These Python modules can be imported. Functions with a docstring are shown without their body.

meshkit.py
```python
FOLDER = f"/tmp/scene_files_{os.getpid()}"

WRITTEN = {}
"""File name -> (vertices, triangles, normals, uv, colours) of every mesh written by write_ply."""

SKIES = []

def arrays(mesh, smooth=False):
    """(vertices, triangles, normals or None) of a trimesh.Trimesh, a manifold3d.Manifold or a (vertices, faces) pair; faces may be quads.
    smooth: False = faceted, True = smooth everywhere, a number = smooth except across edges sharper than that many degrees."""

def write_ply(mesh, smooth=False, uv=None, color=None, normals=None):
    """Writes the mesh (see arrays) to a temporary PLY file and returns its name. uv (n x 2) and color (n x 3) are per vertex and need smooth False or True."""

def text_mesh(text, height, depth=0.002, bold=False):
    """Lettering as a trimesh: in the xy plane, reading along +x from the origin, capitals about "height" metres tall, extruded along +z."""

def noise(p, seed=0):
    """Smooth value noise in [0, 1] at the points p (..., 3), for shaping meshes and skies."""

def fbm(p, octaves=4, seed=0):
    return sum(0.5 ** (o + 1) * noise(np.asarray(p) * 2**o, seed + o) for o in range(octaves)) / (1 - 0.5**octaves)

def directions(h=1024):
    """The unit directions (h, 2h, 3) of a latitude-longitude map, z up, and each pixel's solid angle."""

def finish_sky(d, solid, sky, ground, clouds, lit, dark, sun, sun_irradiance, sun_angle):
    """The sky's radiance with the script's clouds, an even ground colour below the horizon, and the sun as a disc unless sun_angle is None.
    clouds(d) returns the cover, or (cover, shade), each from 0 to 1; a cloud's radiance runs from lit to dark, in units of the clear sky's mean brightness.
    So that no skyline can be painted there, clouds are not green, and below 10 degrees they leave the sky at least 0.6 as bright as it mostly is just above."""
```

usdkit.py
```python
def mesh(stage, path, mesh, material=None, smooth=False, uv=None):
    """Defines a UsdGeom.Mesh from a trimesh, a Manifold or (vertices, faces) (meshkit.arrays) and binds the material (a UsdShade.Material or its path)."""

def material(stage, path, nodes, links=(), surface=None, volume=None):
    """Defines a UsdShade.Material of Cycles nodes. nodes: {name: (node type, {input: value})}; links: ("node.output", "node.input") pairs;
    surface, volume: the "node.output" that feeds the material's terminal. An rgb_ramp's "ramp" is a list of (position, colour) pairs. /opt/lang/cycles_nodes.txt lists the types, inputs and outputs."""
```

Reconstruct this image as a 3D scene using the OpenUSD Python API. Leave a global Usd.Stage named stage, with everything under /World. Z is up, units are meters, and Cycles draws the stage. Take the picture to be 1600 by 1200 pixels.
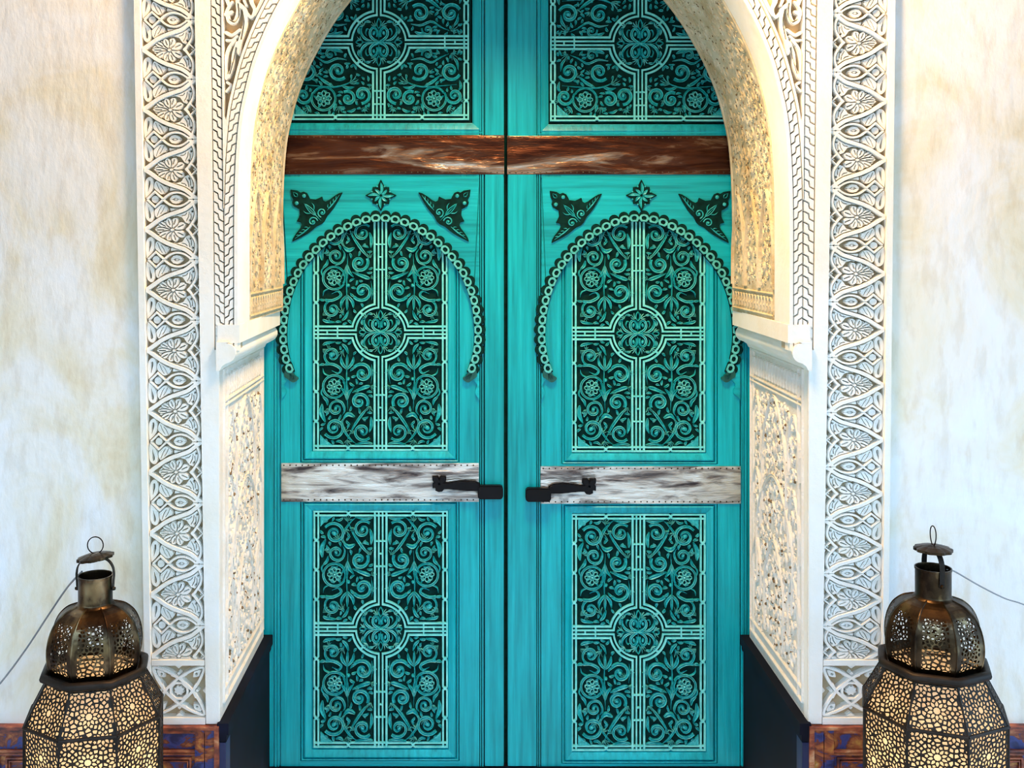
import math, random
import numpy as np, trimesh, shapely, usdkit, meshkit
from shapely.geometry import Polygon, LineString, Point, box, MultiPolygon
from shapely import affinity
from shapely.ops import unary_union
from pxr import Usd, UsdGeom, UsdLux, UsdShade, Gf, Sdf, Vt

PI = math.pi
stage = Usd.Stage.CreateInMemory()
UsdGeom.SetStageUpAxis(stage, 'Z')
UsdGeom.SetStageMetersPerUnit(stage, 1.0)
UsdGeom.Xform.Define(stage, '/World')

# ------------------------------------------------------------------ camera, sky, lights
F = 1700.0                      # focal length in pixels of the 1600 px wide picture
S = 0.0024                      # metres per pixel on the door plane
DIST = F * S
CX, CZ = -0.199, 1.975          # the lens; level view, shifted downwards
VX, VY = 707.0, 375.0           # where its axis meets the picture
cam = UsdGeom.Camera.Define(stage, '/World/camera')
cam.CreateHorizontalApertureAttr(36.0)
cam.CreateVerticalApertureAttr(27.0)
cam.CreateFocalLengthAttr(F / 1600 * 36.0)
cam.CreateHorizontalApertureOffsetAttr((800 - VX) / 1600 * 36.0)
cam.CreateVerticalApertureOffsetAttr(-(600 - VY) / 1600 * 36.0)
cam.AddTranslateOp().Set(Gf.Vec3d(CX, -DIST, CZ))
cam.AddRotateXOp().Set(90.0)
cam.CreateExposureAttr(-2.3)

# blue sky over the court, seen under the gallery's ceiling
sky = UsdLux.DomeLight.Define(stage, '/World/sky')
sky.CreateIntensityAttr(6.8)
sky.CreateColorAttr(Gf.Vec3f(0.42, 0.75, 1.15))
# the sun stands behind the building: it falls on the court and its far wall, which throw warm light into the gallery
sun = UsdLux.DistantLight.Define(stage, '/World/sun')
sun.CreateIntensityAttr(1.5)
sun.CreateAngleAttr(0.6)
sun.CreateColorAttr(Gf.Vec3f(1.0, 0.92, 0.78))
sun.AddRotateXYZOp().Set(Gf.Vec3f(-35, 0, 12))

# warm lamp, unseen and added to light the upper wall, right of the middle (its body is built further down)
ADDED_LAMP_POS = (0.15, -1.14, 3.55)
added_light = UsdLux.SphereLight.Define(stage, '/World/added_lamp_light')
added_light.CreateRadiusAttr(0.2)
added_light.CreateIntensityAttr(1000.0)
added_light.CreateColorAttr(Gf.Vec3f(1.0, 0.68, 0.34))
added_light.AddTranslateOp().Set(Gf.Vec3d(*ADDED_LAMP_POS))

# ------------------------------------------------------------------ helpers
YF, YB = -0.755, -0.04          # front face of the arch wall, back end of its reveal


def kat(Y):
    return (Y + DIST) / F


def wx(px, Y=0.0):
    return CX + (px - VX) * kat(Y)


def wz(py, Y=0.0):
    return CZ + (VY - py) * kat(Y)


def plane(Y0):
    """(u, v, h): picture-scale drawing units on the plane Y0, h metres towards the viewer."""
    k = kat(Y0)
    return lambda a: np.stack([CX + (a[:, 0] - VX) * k, Y0 - a[:, 2], CZ + (VY - a[:, 1]) * k], 1)


class MB:
    def __init__(self):
        self.v, self.f, self.n = [], [], 0
        self.edges, self.edge_w = None, 0.5

    def add(self, v, f):
        v, f = np.asarray(v, float), np.asarray(f, int)
        if len(f):
            if f.shape[1] == 4:
                f = np.vstack([f[:, [0, 1, 2]], f[:, [0, 2, 3]]])
            self.v.append(v), self.f.append(f + self.n)
            self.n += len(v)
        return self

    def join(self, other, fn=None, flip=False):
        v, f = other.arrays()
        return self.add(fn(v) if fn else v, f[:, ::-1] if flip else f)

    def arrays(self):
        if not self.v:
            return np.zeros((0, 3)), np.zeros((0, 3), int)
        return np.vstack(self.v), np.vstack(self.f)

    def poly(self, g, h, h0=0.0, bevel=0.0, top=0.0):
        """Extrudes a shapely shape from h0 to h; with bevel its top is drawn in by that much over the last part of the height."""
        for p in polys(g):
            if bevel:
                q = p.buffer(-bevel, join_style=2)
                if not q.is_empty:
                    hm = h0 + (h - h0) * (1 - (top or 0.3))
                    self._ext(p, hm, h0)
                    for qq in polys(q):
                        self._ext(qq, h, hm - 1e-5)
                    continue
            self._ext(p, h, h0)
        return self

    def _ext(self, p, h, h0):
        try:
            m = trimesh.creation.extrude_polygon(p, h - h0, engine='earcut')
        except Exception:
            return
        v = np.array(m.vertices)
        v[:, 2] += h0
        self.add(v, m.faces)

    def box(self, x0, y0, x1, y1, h, h0=0.0):
        return self._box(x0, y0, h0, x1, y1, h)

    def _box(self, x0, y0, z0, x1, y1, z1):
        v = [(x, y, z) for z in (z0, z1) for y in (y0, y1) for x in (x0, x1)]
        return self.add(v, [(0, 2, 3, 1), (4, 5, 7, 6), (0, 1, 5, 4), (2, 6, 7, 3), (0, 4, 6, 2), (1, 3, 7, 5)])

    def wbox(self, x0, x1, y0, y1, z0, z1):
        return self._box(x0, y0, z0, x1, y1, z1)

    def ribbon(self, pts, w, h, flute=0.0, taper='both', n=None, base=0.0, closed=False):
        """A carved ridge along a smooth line through pts: half-width w, height h, its crest hollowed by flute."""
        P = smooth_line(pts, n, closed)
        m = len(P)
        t = np.linspace(0, 1, m)
        ww = np.full(m, w, float)
        hh = np.full(m, h, float)
        if not closed:
            if taper in ('both', 'start'):
                ww *= np.clip(t / 0.3, 0.12, 1) ** 0.7
                hh *= np.clip(t / 0.2, 0.4, 1)
            if taper in ('both', 'end'):
                ww *= np.clip((1 - t) / 0.45, 0.12, 1) ** 0.7
                hh *= np.clip((1 - t) / 0.3, 0.4, 1)
            if taper == 'leaf':
                ww *= np.sin(PI * (0.06 + 0.9 * t)) ** 0.8
        d = np.gradient(P, axis=0) if not closed else np.roll(P, -1, 0) - np.roll(P, 1, 0)
        d /= np.maximum(np.linalg.norm(d, axis=1, keepdims=True), 1e-9)
        nrm = np.stack([-d[:, 1], d[:, 0]], 1)
        prof = [(-1, 0), (-0.72, 1), (0, 1 - flute), (0.72, 1), (1, 0)] if flute else [(-1, 0), (-0.45, 0.85), (0, 1), (0.45, 0.85), (1, 0)]
        q = len(prof)
        V = np.concatenate([np.concatenate([P + nrm * (ww * o)[:, None], (base + hh * z)[:, None]], 1)[:, None] for o, z in prof], 1).reshape(-1, 3)
        Fs = []
        for i in range(m if closed else m - 1):
            j = (i + 1) % m
            for c in range(q - 1):
                Fs.append((i * q + c, j * q + c, j * q + c + 1, i * q + c + 1))
        f = np.array(Fs)
        f = np.vstack([f[:, [0, 1, 2]], f[:, [0, 2, 3]]])
        a, b, c = V[f[:, 0]], V[f[:, 1]], V[f[:, 2]]
        if np.cross(b - a, c - a)[:, 2].sum() < 0:
            f = f[:, ::-1]
        if flute and self.edges is not None:
            for o in (-0.72, 0.72):
                e = P + nrm * (ww * o)[:, None]
                keep = slice(0, max(3, int(m * (0.82 if o > 0 else 0.7))))
                self.edges.ribbon(e[keep], self.edge_w, 0.0016, 0, 'both', n=max(4, int(m * 0.7)), base=h * 0.88)
        if not closed:
            f = np.vstack([f, [(0, 1, 2), (0, 2, 3), (0, 3, 4)], [((m - 1) * q + x, (m - 1) * q + y, (m - 1) * q + z) for x, y, z in ((0, 2, 1), (0, 3, 2), (0, 4, 3))]])
        return self.add(V, f)

    def dome(self, x, y, rx, ry, h, rot=0.0, n=10, base=0.0, rings=3):
        a = np.linspace(0, 2 * PI, n, endpoint=False)
        V, Fs = [], []
        for r in range(rings):
            e = r / rings * PI / 2
            V += [(rx * math.cos(e) * math.cos(t), ry * math.cos(e) * math.sin(t), base + h * math.sin(e)) for t in a]
        V.append((0, 0, base + h))
        for r in range(rings - 1):
            for i in range(n):
                j = (i + 1) % n
                Fs += [(r * n + i, r * n + j, (r + 1) * n + j), (r * n + i, (r + 1) * n + j, (r + 1) * n + i)]
        for i in range(n):
            Fs.append(((rings - 1) * n + i, (rings - 1) * n + (i + 1) % n, rings * n))
        V = np.array(V)
        c, s = math.cos(rot), math.sin(rot)
        V[:, :2] = V[:, :2] @ np.array([[c, s], [-s, c]]) + (x, y)
        return self.add(V, Fs)

    def tube(self, pts, r, n=8, closed=False):
        P = np.asarray(pts, float)
        m = len(P)
        d = np.gradient(P, axis=0) if not closed else np.roll(P, -1, 0) - np.roll(P, 1, 0)
        d /= np.maximum(np.linalg.norm(d, axis=1, keepdims=True), 1e-9)
        up = np.array([0, 0, 1.0]) if abs(d[:, 2]).mean() < 0.8 else np.array([0, 1.0, 0])
        rr = np.broadcast_to(r, m)
        V = []
        a = np.cross(d[0], up)
        a /= np.linalg.norm(a)
        for i in range(m):
            a = a - d[i] * a.dot(d[i])
            a /= np.linalg.norm(a)
            b = np.cross(d[i], a)
            V += [P[i] + rr[i] * (math.cos(t) * a + math.sin(t) * b) for t in np.linspace(0, 2 * PI, n, endpoint=False)]
        Fs = []
        for i in range(m if closed else m - 1):
            j = (i + 1) % m
            for c in range(n):
                e = (c + 1) % n
                Fs.append((i * n + c, i * n + e, j * n + e, j * n + c))
        f = np.array(Fs)
        f = np.vstack([f[:, [0, 1, 2]], f[:, [0, 2, 3]]])
        if not closed:
            f = np.vstack([f, [(0, c + 1, c) for c in range(1, n - 1)], [((m - 1) * n, (m - 1) * n + c, (m - 1) * n + c + 1) for c in range(1, n - 1)]])
        return self.add(V, f)

    def lathe(self, prof, n=32, center=(0, 0), a0=0.0, flat=None):
        """prof: (radius, z) from bottom to top on the outside; n sides."""
        a = np.linspace(0, 2 * PI, n, endpoint=False) + a0
        V = [(center[0] + r * math.cos(t), center[1] + r * math.sin(t), z) for r, z in prof for t in a]
        Fs = [(i * n + c, i * n + (c + 1) % n, (i + 1) * n + (c + 1) % n, (i + 1) * n + c) for i in range(len(prof) - 1) for c in range(n)]
        return self.add(V, Fs)


def polys(g):
    if g is None or g.is_empty:
        return []
    return [p for p in (g.geoms if hasattr(g, 'geoms') else [g]) if p.geom_type == 'Polygon' and p.area > 1e-9]


def smooth_line(pts, n=None, closed=False):
    P = np.asarray(pts, float)
    m = len(P)
    if m == 2:
        return np.linspace(P[0], P[1], n or 3)
    n = n or max(7, m * 4)
    if closed:
        Q = np.vstack([P[-1], P, P[0], P[1]])
        ts = np.linspace(0, m, n, endpoint=False)
    else:
        Q = np.vstack([2 * P[0] - P[1], P, 2 * P[-1] - P[-2]])
        ts = np.linspace(0, m - 1, n)
    out = []
    for t in ts:
        i = min(int(t), (m if closed else m - 1) - 1)
        u = t - i
        a, b, c, d = Q[i], Q[i + 1], Q[i + 2], Q[i + 3]
        out.append(0.5 * (2 * b + (c - a) * u + (2 * a - 5 * b + 4 * c - d) * u * u + (3 * b - a - 3 * c + d) * u ** 3))
    return np.array(out)


def spiral(cx, cy, r, a0, turns=1.35, way=1, r1=0.22, n=22):
    t = np.linspace(0, 1, n)
    rr = r * (1 - (1 - r1) * t ** 0.85)
    a = a0 + way * 2 * PI * turns * t
    return np.stack([cx + rr * np.cos(a), cy + rr * np.sin(a)], 1)


taken = {}


def number(parent, name):
    k = taken.get((parent, name), 0)
    taken[(parent, name)] = k + 1
    return f'{parent}/{name}' + (f'_{k:03d}' if k else '')


def data(prim, label=None, cat=None, group=None, kind=None):
    for key, val in (('label', label), ('category', cat), ('group', group), ('kind', kind)):
        if val:
            prim.SetCustomDataByKey(key, val)
    return prim


def thing(name, label=None, cat=None, group=None, kind=None, loc=None, rotz=0.0):
    x = UsdGeom.Xform.Define(stage, number('/World', name))
    if loc is not None:
        x.AddTranslateOp().Set(Gf.Vec3d(*map(float, loc)))
        x.AddRotateZOp().Set(float(rotz))
    return data(x.GetPrim(), label, cat, group, kind)


def part(parent, name, mesh, mat, label=None, kind=None, smooth=False, cat=None, group=None, fn=None, flip=None):
    """One mesh below parent (a prim, or None for /World). fn maps drawing units to the world and turns the faces over."""
    v, f = mesh.arrays() if isinstance(mesh, MB) else mesh
    if not len(f):
        return None
    if fn is not None:
        v = fn(v)
        if flip is None or flip:
            f = f[:, ::-1]
    p = usdkit.mesh(stage, number(str(parent.GetPath()) if parent else '/World', name), (v, f), M[mat], smooth).GetPrim()
    return data(p, label, cat, group, kind)


# ------------------------------------------------------------------ materials
M = {}


def mat(name, ramp, scale=(4, 4, 4), rough=0.6, metallic=0.0, detail=6, bump=0.0, bscale=None, dist=0.0, spec=0.5, ramp2=None, scale2=(1, 1, 1), fac2=0.5, bdist=0.01, rrough=None, distort=0.0):
    n = {'g': ('geometry', {}), 'm': ('mapping', {'scale': scale}), 'n': ('noise_texture', {'scale': 1.0, 'detail': float(detail), 'roughness': 0.6, 'distortion': float(distort)}),
         'r': ('rgb_ramp', {'ramp': ramp}), 'p': ('principled_bsdf', {'roughness': rough, 'metallic': metallic, 'specular_ior_level': spec})}
    L = [('g.position', 'm.vector'), ('m.vector', 'n.vector'), ('n.fac', 'r.fac')]
    col = 'r.color'
    if ramp2:
        n['m2'] = ('mapping', {'scale': scale2, 'location': (3.1, 7.7, 1.3)})
        n['n2'] = ('noise_texture', {'scale': 1.0, 'detail': 5.0, 'roughness': 0.6})
        n['r2'] = ('rgb_ramp', {'ramp': ramp2})
        n['x'] = ('mix_color', {'blend_type': 'multiply', 'fac': fac2})
        L += [('g.position', 'm2.vector'), ('m2.vector', 'n2.vector'), ('n2.fac', 'r2.fac'), (col, 'x.a'), ('r2.color', 'x.b')]
        col = 'x.result'
    L.append((col, 'p.base_color'))
    if rrough:
        n['rr'] = ('map_range', {'from_min': 0.3, 'from_max': 0.7, 'to_min': rrough[0], 'to_max': rrough[1], 'clamp': True})
        L += [('n.fac', 'rr.value'), ('rr.result', 'p.roughness')]
    if bump:
        n['mb'] = ('mapping', {'scale': bscale or scale})
        n['nb'] = ('noise_texture', {'scale': 1.0, 'detail': 5.0, 'roughness': 0.6})
        n['b'] = ('bump', {'strength': bump, 'distance': bdist})
        L += [('g.position', 'mb.vector'), ('mb.vector', 'nb.vector'), ('nb.fac', 'b.height'), ('b.normal', 'p.normal')]
    M[name] = usdkit.material(stage, '/World/Looks/' + name, n, L, 'p.BSDF')


# limewash: ochre patches through cream and chalk
mat('limewash', [(0.28, (0.74, 0.60, 0.38)), (0.40, (0.84, 0.74, 0.56)), (0.50, (0.88, 0.82, 0.73)), (0.62, (0.90, 0.88, 0.86))], scale=(2.6, 2.6, 2.0), rough=0.85, detail=8, bump=0.25, bscale=(26, 26, 12), spec=0.2,
    ramp2=[(0.36, (0.86, 0.81, 0.74)), (0.5, (1, 1, 1))], scale2=(24, 24, 7), fac2=0.6, distort=0.8)
mat('plaster_cream', [(0.3, (0.87, 0.80, 0.66)), (0.55, (0.92, 0.88, 0.80)), (0.75, (0.93, 0.92, 0.88))], scale=(5, 5, 3), rough=0.8, bump=0.15, bscale=(40, 40, 40), spec=0.2)
mat('plaster_brown', [(0.3, (0.50, 0.37, 0.22)), (0.6, (0.60, 0.48, 0.32)), (0.8, (0.66, 0.56, 0.42))], scale=(7, 7, 7), rough=0.9, spec=0.1)  # browner tone for the ground behind the raised carving
mat('plaster_shade', [(0.3, (0.16, 0.10, 0.05)), (0.7, (0.26, 0.18, 0.10))], scale=(9, 9, 9), rough=0.9, spec=0.1)  # dark brown that paints the shade in gaps and holes
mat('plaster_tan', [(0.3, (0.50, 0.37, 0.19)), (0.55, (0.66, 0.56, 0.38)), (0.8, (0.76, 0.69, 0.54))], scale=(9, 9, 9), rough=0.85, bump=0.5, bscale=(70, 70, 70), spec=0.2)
mat('plaster_pale', [(0.3, (0.74, 0.66, 0.54)), (0.55, (0.80, 0.75, 0.67)), (0.8, (0.83, 0.81, 0.77))], scale=(9, 9, 9), rough=0.85, bump=0.4, bscale=(70, 70, 70), spec=0.2)
TEAL = [(0.25, (0.000, 0.24, 0.28)), (0.45, (0.001, 0.38, 0.46)), (0.6, (0.002, 0.46, 0.55)), (0.8, (0.02, 0.58, 0.66))]
mat('teal_upright', TEAL, scale=(60, 60, 2.2), rough=0.36, spec=0.35, bump=0.12, bscale=(120, 120, 4), ramp2=[(0.3, (0.6, 0.62, 0.6)), (0.6, (1, 1, 1))], scale2=(5, 5, 1.2), fac2=0.7)
mat('teal_level', TEAL, scale=(2.2, 60, 60), rough=0.36, spec=0.35, bump=0.12, bscale=(4, 120, 120), ramp2=[(0.3, (0.6, 0.62, 0.6)), (0.6, (1, 1, 1))], scale2=(1.2, 5, 5), fac2=0.7)
mat('teal_rubbed', [(0.3, (0.08, 0.56, 0.55)), (0.7, (0.24, 0.78, 0.75))], scale=(30, 30, 30), rough=0.45)
mat('teal_worn', [(0.3, (0.03, 0.36, 0.35)), (0.7, (0.14, 0.58, 0.55))], scale=(50, 50, 50), rough=0.45)
mat('teal_carved', [(0.3, (0.004, 0.27, 0.29)), (0.55, (0.01, 0.40, 0.43)), (0.75, (0.10, 0.62, 0.62))], scale=(90, 90, 90), rough=0.42, detail=3)
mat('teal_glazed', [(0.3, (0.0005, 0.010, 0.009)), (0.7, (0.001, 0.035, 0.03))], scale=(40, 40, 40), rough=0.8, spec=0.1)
mat('teal_dark', [(0.3, (0.001, 0.05, 0.04)), (0.7, (0.004, 0.12, 0.10))], scale=(60, 60, 60), rough=0.42)
mat('copper_sheet', [(0.38, (0.035, 0.010, 0.006)), (0.52, (0.10, 0.035, 0.018)), (0.6, (0.36, 0.21, 0.13)), (0.68, (0.85, 0.68, 0.55))], scale=(2.2, 10, 16), metallic=0.9, rough=0.3, bump=0.4, bscale=(4, 20, 30), rrough=(0.55, 0.2), bdist=0.02, distort=0.8)  # light end of the ramp paints highlights into the sheet
mat('pewter_sheet', [(0.34, (0.06, 0.05, 0.055)), (0.44, (0.28, 0.25, 0.23)), (0.54, (0.68, 0.64, 0.58)), (0.66, (0.95, 0.90, 0.80))], scale=(5, 10, 34), metallic=0.85, rough=0.35, bump=0.5, bscale=(6, 20, 40), rrough=(0.55, 0.25), bdist=0.02, distort=0.6)
mat('nail_iron', [(0.3, (0.05, 0.035, 0.02)), (0.7, (0.12, 0.09, 0.06))], metallic=0.8, rough=0.4)
mat('black_iron', [(0.3, (0.002, 0.002, 0.003)), (0.7, (0.006, 0.006, 0.008))], rough=0.5, spec=0.15)
mat('bronze', [(0.36, (0.018, 0.010, 0.006)), (0.52, (0.06, 0.036, 0.019)), (0.68, (0.30, 0.19, 0.09))], scale=(14, 14, 9), metallic=1.0, rough=0.35, rrough=(0.5, 0.22))
mat('bronze_dark', [(0.3, (0.010, 0.007, 0.005)), (0.7, (0.035, 0.023, 0.015))], scale=(20, 20, 20), metallic=0.6, rough=0.5, spec=0.3)
mat('dado_paint', [(0.36, (0.010, 0.012, 0.06)), (0.465, (0.035, 0.045, 0.18)), (0.50, (0.12, 0.022, 0.010)), (0.58, (0.34, 0.09, 0.025)), (0.66, (0.50, 0.24, 0.04)), (0.76, (0.5, 0.42, 0.38))], scale=(13, 13, 20), rough=0.5, bump=0.2, detail=4, distort=0.6)
mat('dado_rust', [(0.36, (0.05, 0.012, 0.012)), (0.5, (0.26, 0.055, 0.022)), (0.6, (0.42, 0.14, 0.05)), (0.72, (0.62, 0.36, 0.2))], scale=(14, 30, 30), rough=0.5)
mat('dado_navy', [(0.3, (0.001, 0.001, 0.003)), (0.6, (0.003, 0.004, 0.013)), (0.8, (0.008, 0.011, 0.035))], scale=(5, 5, 5), rough=0.7, spec=0.15)
mat('dado_blue', [(0.3, (0.004, 0.006, 0.03)), (0.7, (0.015, 0.025, 0.11))], scale=(20, 20, 3), rough=0.5)
mat('floor_tile', [(0.3, (0.68, 0.75, 0.82)), (0.7, (0.76, 0.82, 0.88))], scale=(3, 3, 3), rough=0.6)
mat('ceiling_cedar', [(0.3, (0.10, 0.055, 0.03)), (0.7, (0.18, 0.10, 0.055))], scale=(2, 30, 30), rough=0.9)
mat('court_stone', [(0.3, (0.40, 0.34, 0.26)), (0.7, (0.48, 0.41, 0.33))], scale=(1, 1, 1), rough=0.9)
mat('cable_grey', [(0.3, (0.20, 0.19, 0.18)), (0.7, (0.32, 0.31, 0.30))], rough=0.5)
M['parchment'] = usdkit.material(stage, '/World/Looks/parchment', {
    'g': ('geometry', {}), 'n': ('noise_texture', {'scale': 30.0, 'detail': 3.0}), 'r': ('rgb_ramp', {'ramp': [(0.3, (0.80, 0.58, 0.40)), (0.7, (0.90, 0.72, 0.52))]}),
    'd': ('diffuse_bsdf', {}), 't': ('translucent_bsdf', {}), 'x': ('mix_closure', {'fac': 0.5})},
    [('g.position', 'n.vector'), ('n.fac', 'r.fac'), ('r.color', 'd.color'), ('r.color', 't.color'), ('d.BSDF', 'x.closure1'), ('t.BSDF', 'x.closure2')], 'x.closure')
M['bulb_glow'] = usdkit.material(stage, '/World/Looks/bulb_glow', {'e': ('emission', {'color': (1.0, 0.80, 0.48), 'strength': 150.0})}, [], 'e.emission')

# ------------------------------------------------------------------ the arch: its curve in the world
half = [(485, 347), (420, 347), (350, 347), (300, 346), (260, 344), (220, 340), (187, 333), (150, 323), (110, 307), (75, 289), (38, 267), (0, 238), (-35, 203), (-60, 168), (-80, 124), (-92, 66)]
kb, kf = kat(YB), kat(YF)
XB, XFc = wx(793, YB), wx(802.5, YF)
ZS = wz(484, YB)                # springing
hl = smooth_line(half, 60)
left = np.stack([-hl[:, 1] * kb, CZ + (VY - hl[:, 0]) * kb], 1)
top = np.array([[0.0, wz(-97, YB)]])
half_curve = np.vstack([left, top])
arch0 = np.vstack([half_curve, (half_curve * (-1, 1))[::-1][1:]])      # left foot to right foot, centred on x = 0
back_curve = arch0 + (XB, 0)
front_curve = np.stack([arch0[:, 0] * (430.5 * kf) / (347 * kb) + XFc, ZS + (arch0[:, 1] - ZS) * 1.02], 1)
arc_s = np.concatenate([[0], np.cumsum(np.linalg.norm(np.diff(back_curve, axis=0), axis=1))])
ARC = arc_s[-1]


def on_arch(a):
    """(s metres along the arch, d 0..1 from front to back, h inward) to the world."""
    s, d, h = a[:, 0], a[:, 1], a[:, 2]
    def at(c, s):
        return np.stack([np.interp(s, arc_s, c[:, 0]), np.interp(s, arc_s, c[:, 1])], 1)
    p = at(front_curve, s) * (1 - d)[:, None] + at(back_curve, s) * d[:, None]
    t = at(back_curve, np.minimum(s + 0.02, ARC)) - at(back_curve, np.maximum(s - 0.02, 0))
    t /= np.linalg.norm(t, axis=1, keepdims=True)
    nrm = np.stack([t[:, 1], -t[:, 0]], 1)
    p = p + nrm * h[:, None]
    return np.stack([p[:, 0], YF + (YB - YF) * d, p[:, 1]], 1)


fc_px = np.stack([VX + (front_curve[:, 0] - CX) / kf, VY - (front_curve[:, 1] - CZ) / kf], 1)   # front arris in front drawing units
frontmap, doormap = plane(YF + 0.03), plane(0.0)
# the base plane of the relief lies 3 cm behind the front face: rescale drawings made for YF onto it
_k = kat(YF) / kat(YF + 0.03)


def front(a):
    b = a.copy()
    h = a[:, 2]
    k = kat(YF)
    return np.stack([CX + (a[:, 0] - VX) * k, YF + 0.03 - h, CZ + (VY - a[:, 1]) * k], 1)


# ------------------------------------------------------------------ setting: floor, walls
mb = MB().wbox(-6, 6, -3.4, YF + 0.02, -0.1, 0.0).wbox(-1.1, 1.1, YF + 0.02, 0.3, -0.1, 0.0)
part(None, 'floor', mb, 'floor_tile', 'pale blue-grey floor in front of the teal double door', cat='floor', kind='structure')
part(None, 'light_block_back', MB().wbox(-4.5, 4.5, 0.14, 0.3, 0, 5.0), 'plaster_brown', 'added plain wall behind the teal doors, stops daylight leaks', cat='wall', kind='structure')  # added behind the doors so that no daylight leaks round them


part(None, 'ceiling', MB().wbox(-6, 6, -3.2, YF + 0.02, 3.75, 3.95), 'ceiling_cedar', 'dark cedar board ceiling of the gallery before the door', cat='ceiling', kind='structure')
part(None, 'light_block_beam', MB().wbox(-6, 6, -3.4, -3.2, 2.85, 3.95), 'ceiling_cedar', 'added unseen beam along the gallery edge, blocks high sky light', cat='beam', kind='structure')  # added beam, cuts the sky light off the upper door
part(None, 'court_paving', MB().wbox(-14, 14, -11.2, -3.4, -0.12, -0.02), 'court_stone', 'buff paving of the open court before the gallery', cat='paving', kind='structure')
part(None, 'wall_court', MB().wbox(-14, 14, -11.5, -11.2, -0.1, 5.0), 'court_stone', 'buff wall on the far side of the court', cat='wall', kind='structure')


part(None, 'light_block_wall', MB().wbox(-4.3, -4.1, -3.2, YF + 0.0, 0, 3.75), 'court_stone', 'added unseen buff wall at the left, blocks sky light', cat='wall', kind='structure')  # added wall, blocks the sky light from the left


def xl(y, x0, x1=None):
    return x0 + 0.016 * y


YT, YBOT = -900.0, VY + CZ / kf            # top of the wall and the floor in front drawing units
LO, LA, LB = (lambda y: 208 + .016 * y), (lambda y: 220 + .016 * y), (lambda y: 303 + .016 * y)
RA, RB, RO = (lambda y: 1303 - .016 * y), (lambda y: 1388 - .010 * y), (lambda y: 1400 - .011 * y)


def slab(fa, fb, y0, y1):
    return Polygon([(fa(y0), y0), (fb(y0), y0), (fb(y1), y1), (fa(y1), y1)])


for side, e0, e1, lab in (('left', lambda y: -2600, LO, 'mottled ochre limewashed wall left of the carved strip'), ('right', RO, lambda y: 3600, 'mottled cream limewashed wall right of the carved strip')):
    w = thing('wall_' + side, lab, 'wall', kind='structure')
    part(w, 'plaster_face', MB().poly(slab(e0, e1, YT, YBOT), 0.018, -0.7), 'limewash', fn=front)
wc = thing('wall_center', 'cream plaster arch wall with carved soffit and jambs around the teal door', 'arch wall', kind='structure')
jl, jr = 343.0, 1263.0
arch_px = fc_px[(fc_px[:, 1] < 548)]
opening = Polygon([(jl, YBOT + 5), (jl, 560), (fc_px[0, 0], 548), *fc_px, (fc_px[-1, 0], 548), (jr, 560), (jr, YBOT + 5)])
whole = slab(LO, RO, YT, YBOT)
part(wc, 'relief_ground', MB().poly(whole.difference(opening.buffer(2)), 0.0, -0.06), 'plaster_brown', fn=front)
# close the wall above and beside the reveal so that no daylight leaks round it
blk = Polygon([(LO(YT), YT), (RO(YT), YT), (RO(YBOT), YBOT), (LO(YBOT), YBOT)]).difference(opening.buffer(34))
part(wc, 'wall_core', MB().poly(blk, -0.06, -0.70), 'plaster_brown', fn=front)

# zigzag bands
ac = LineString(fc_px)


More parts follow.
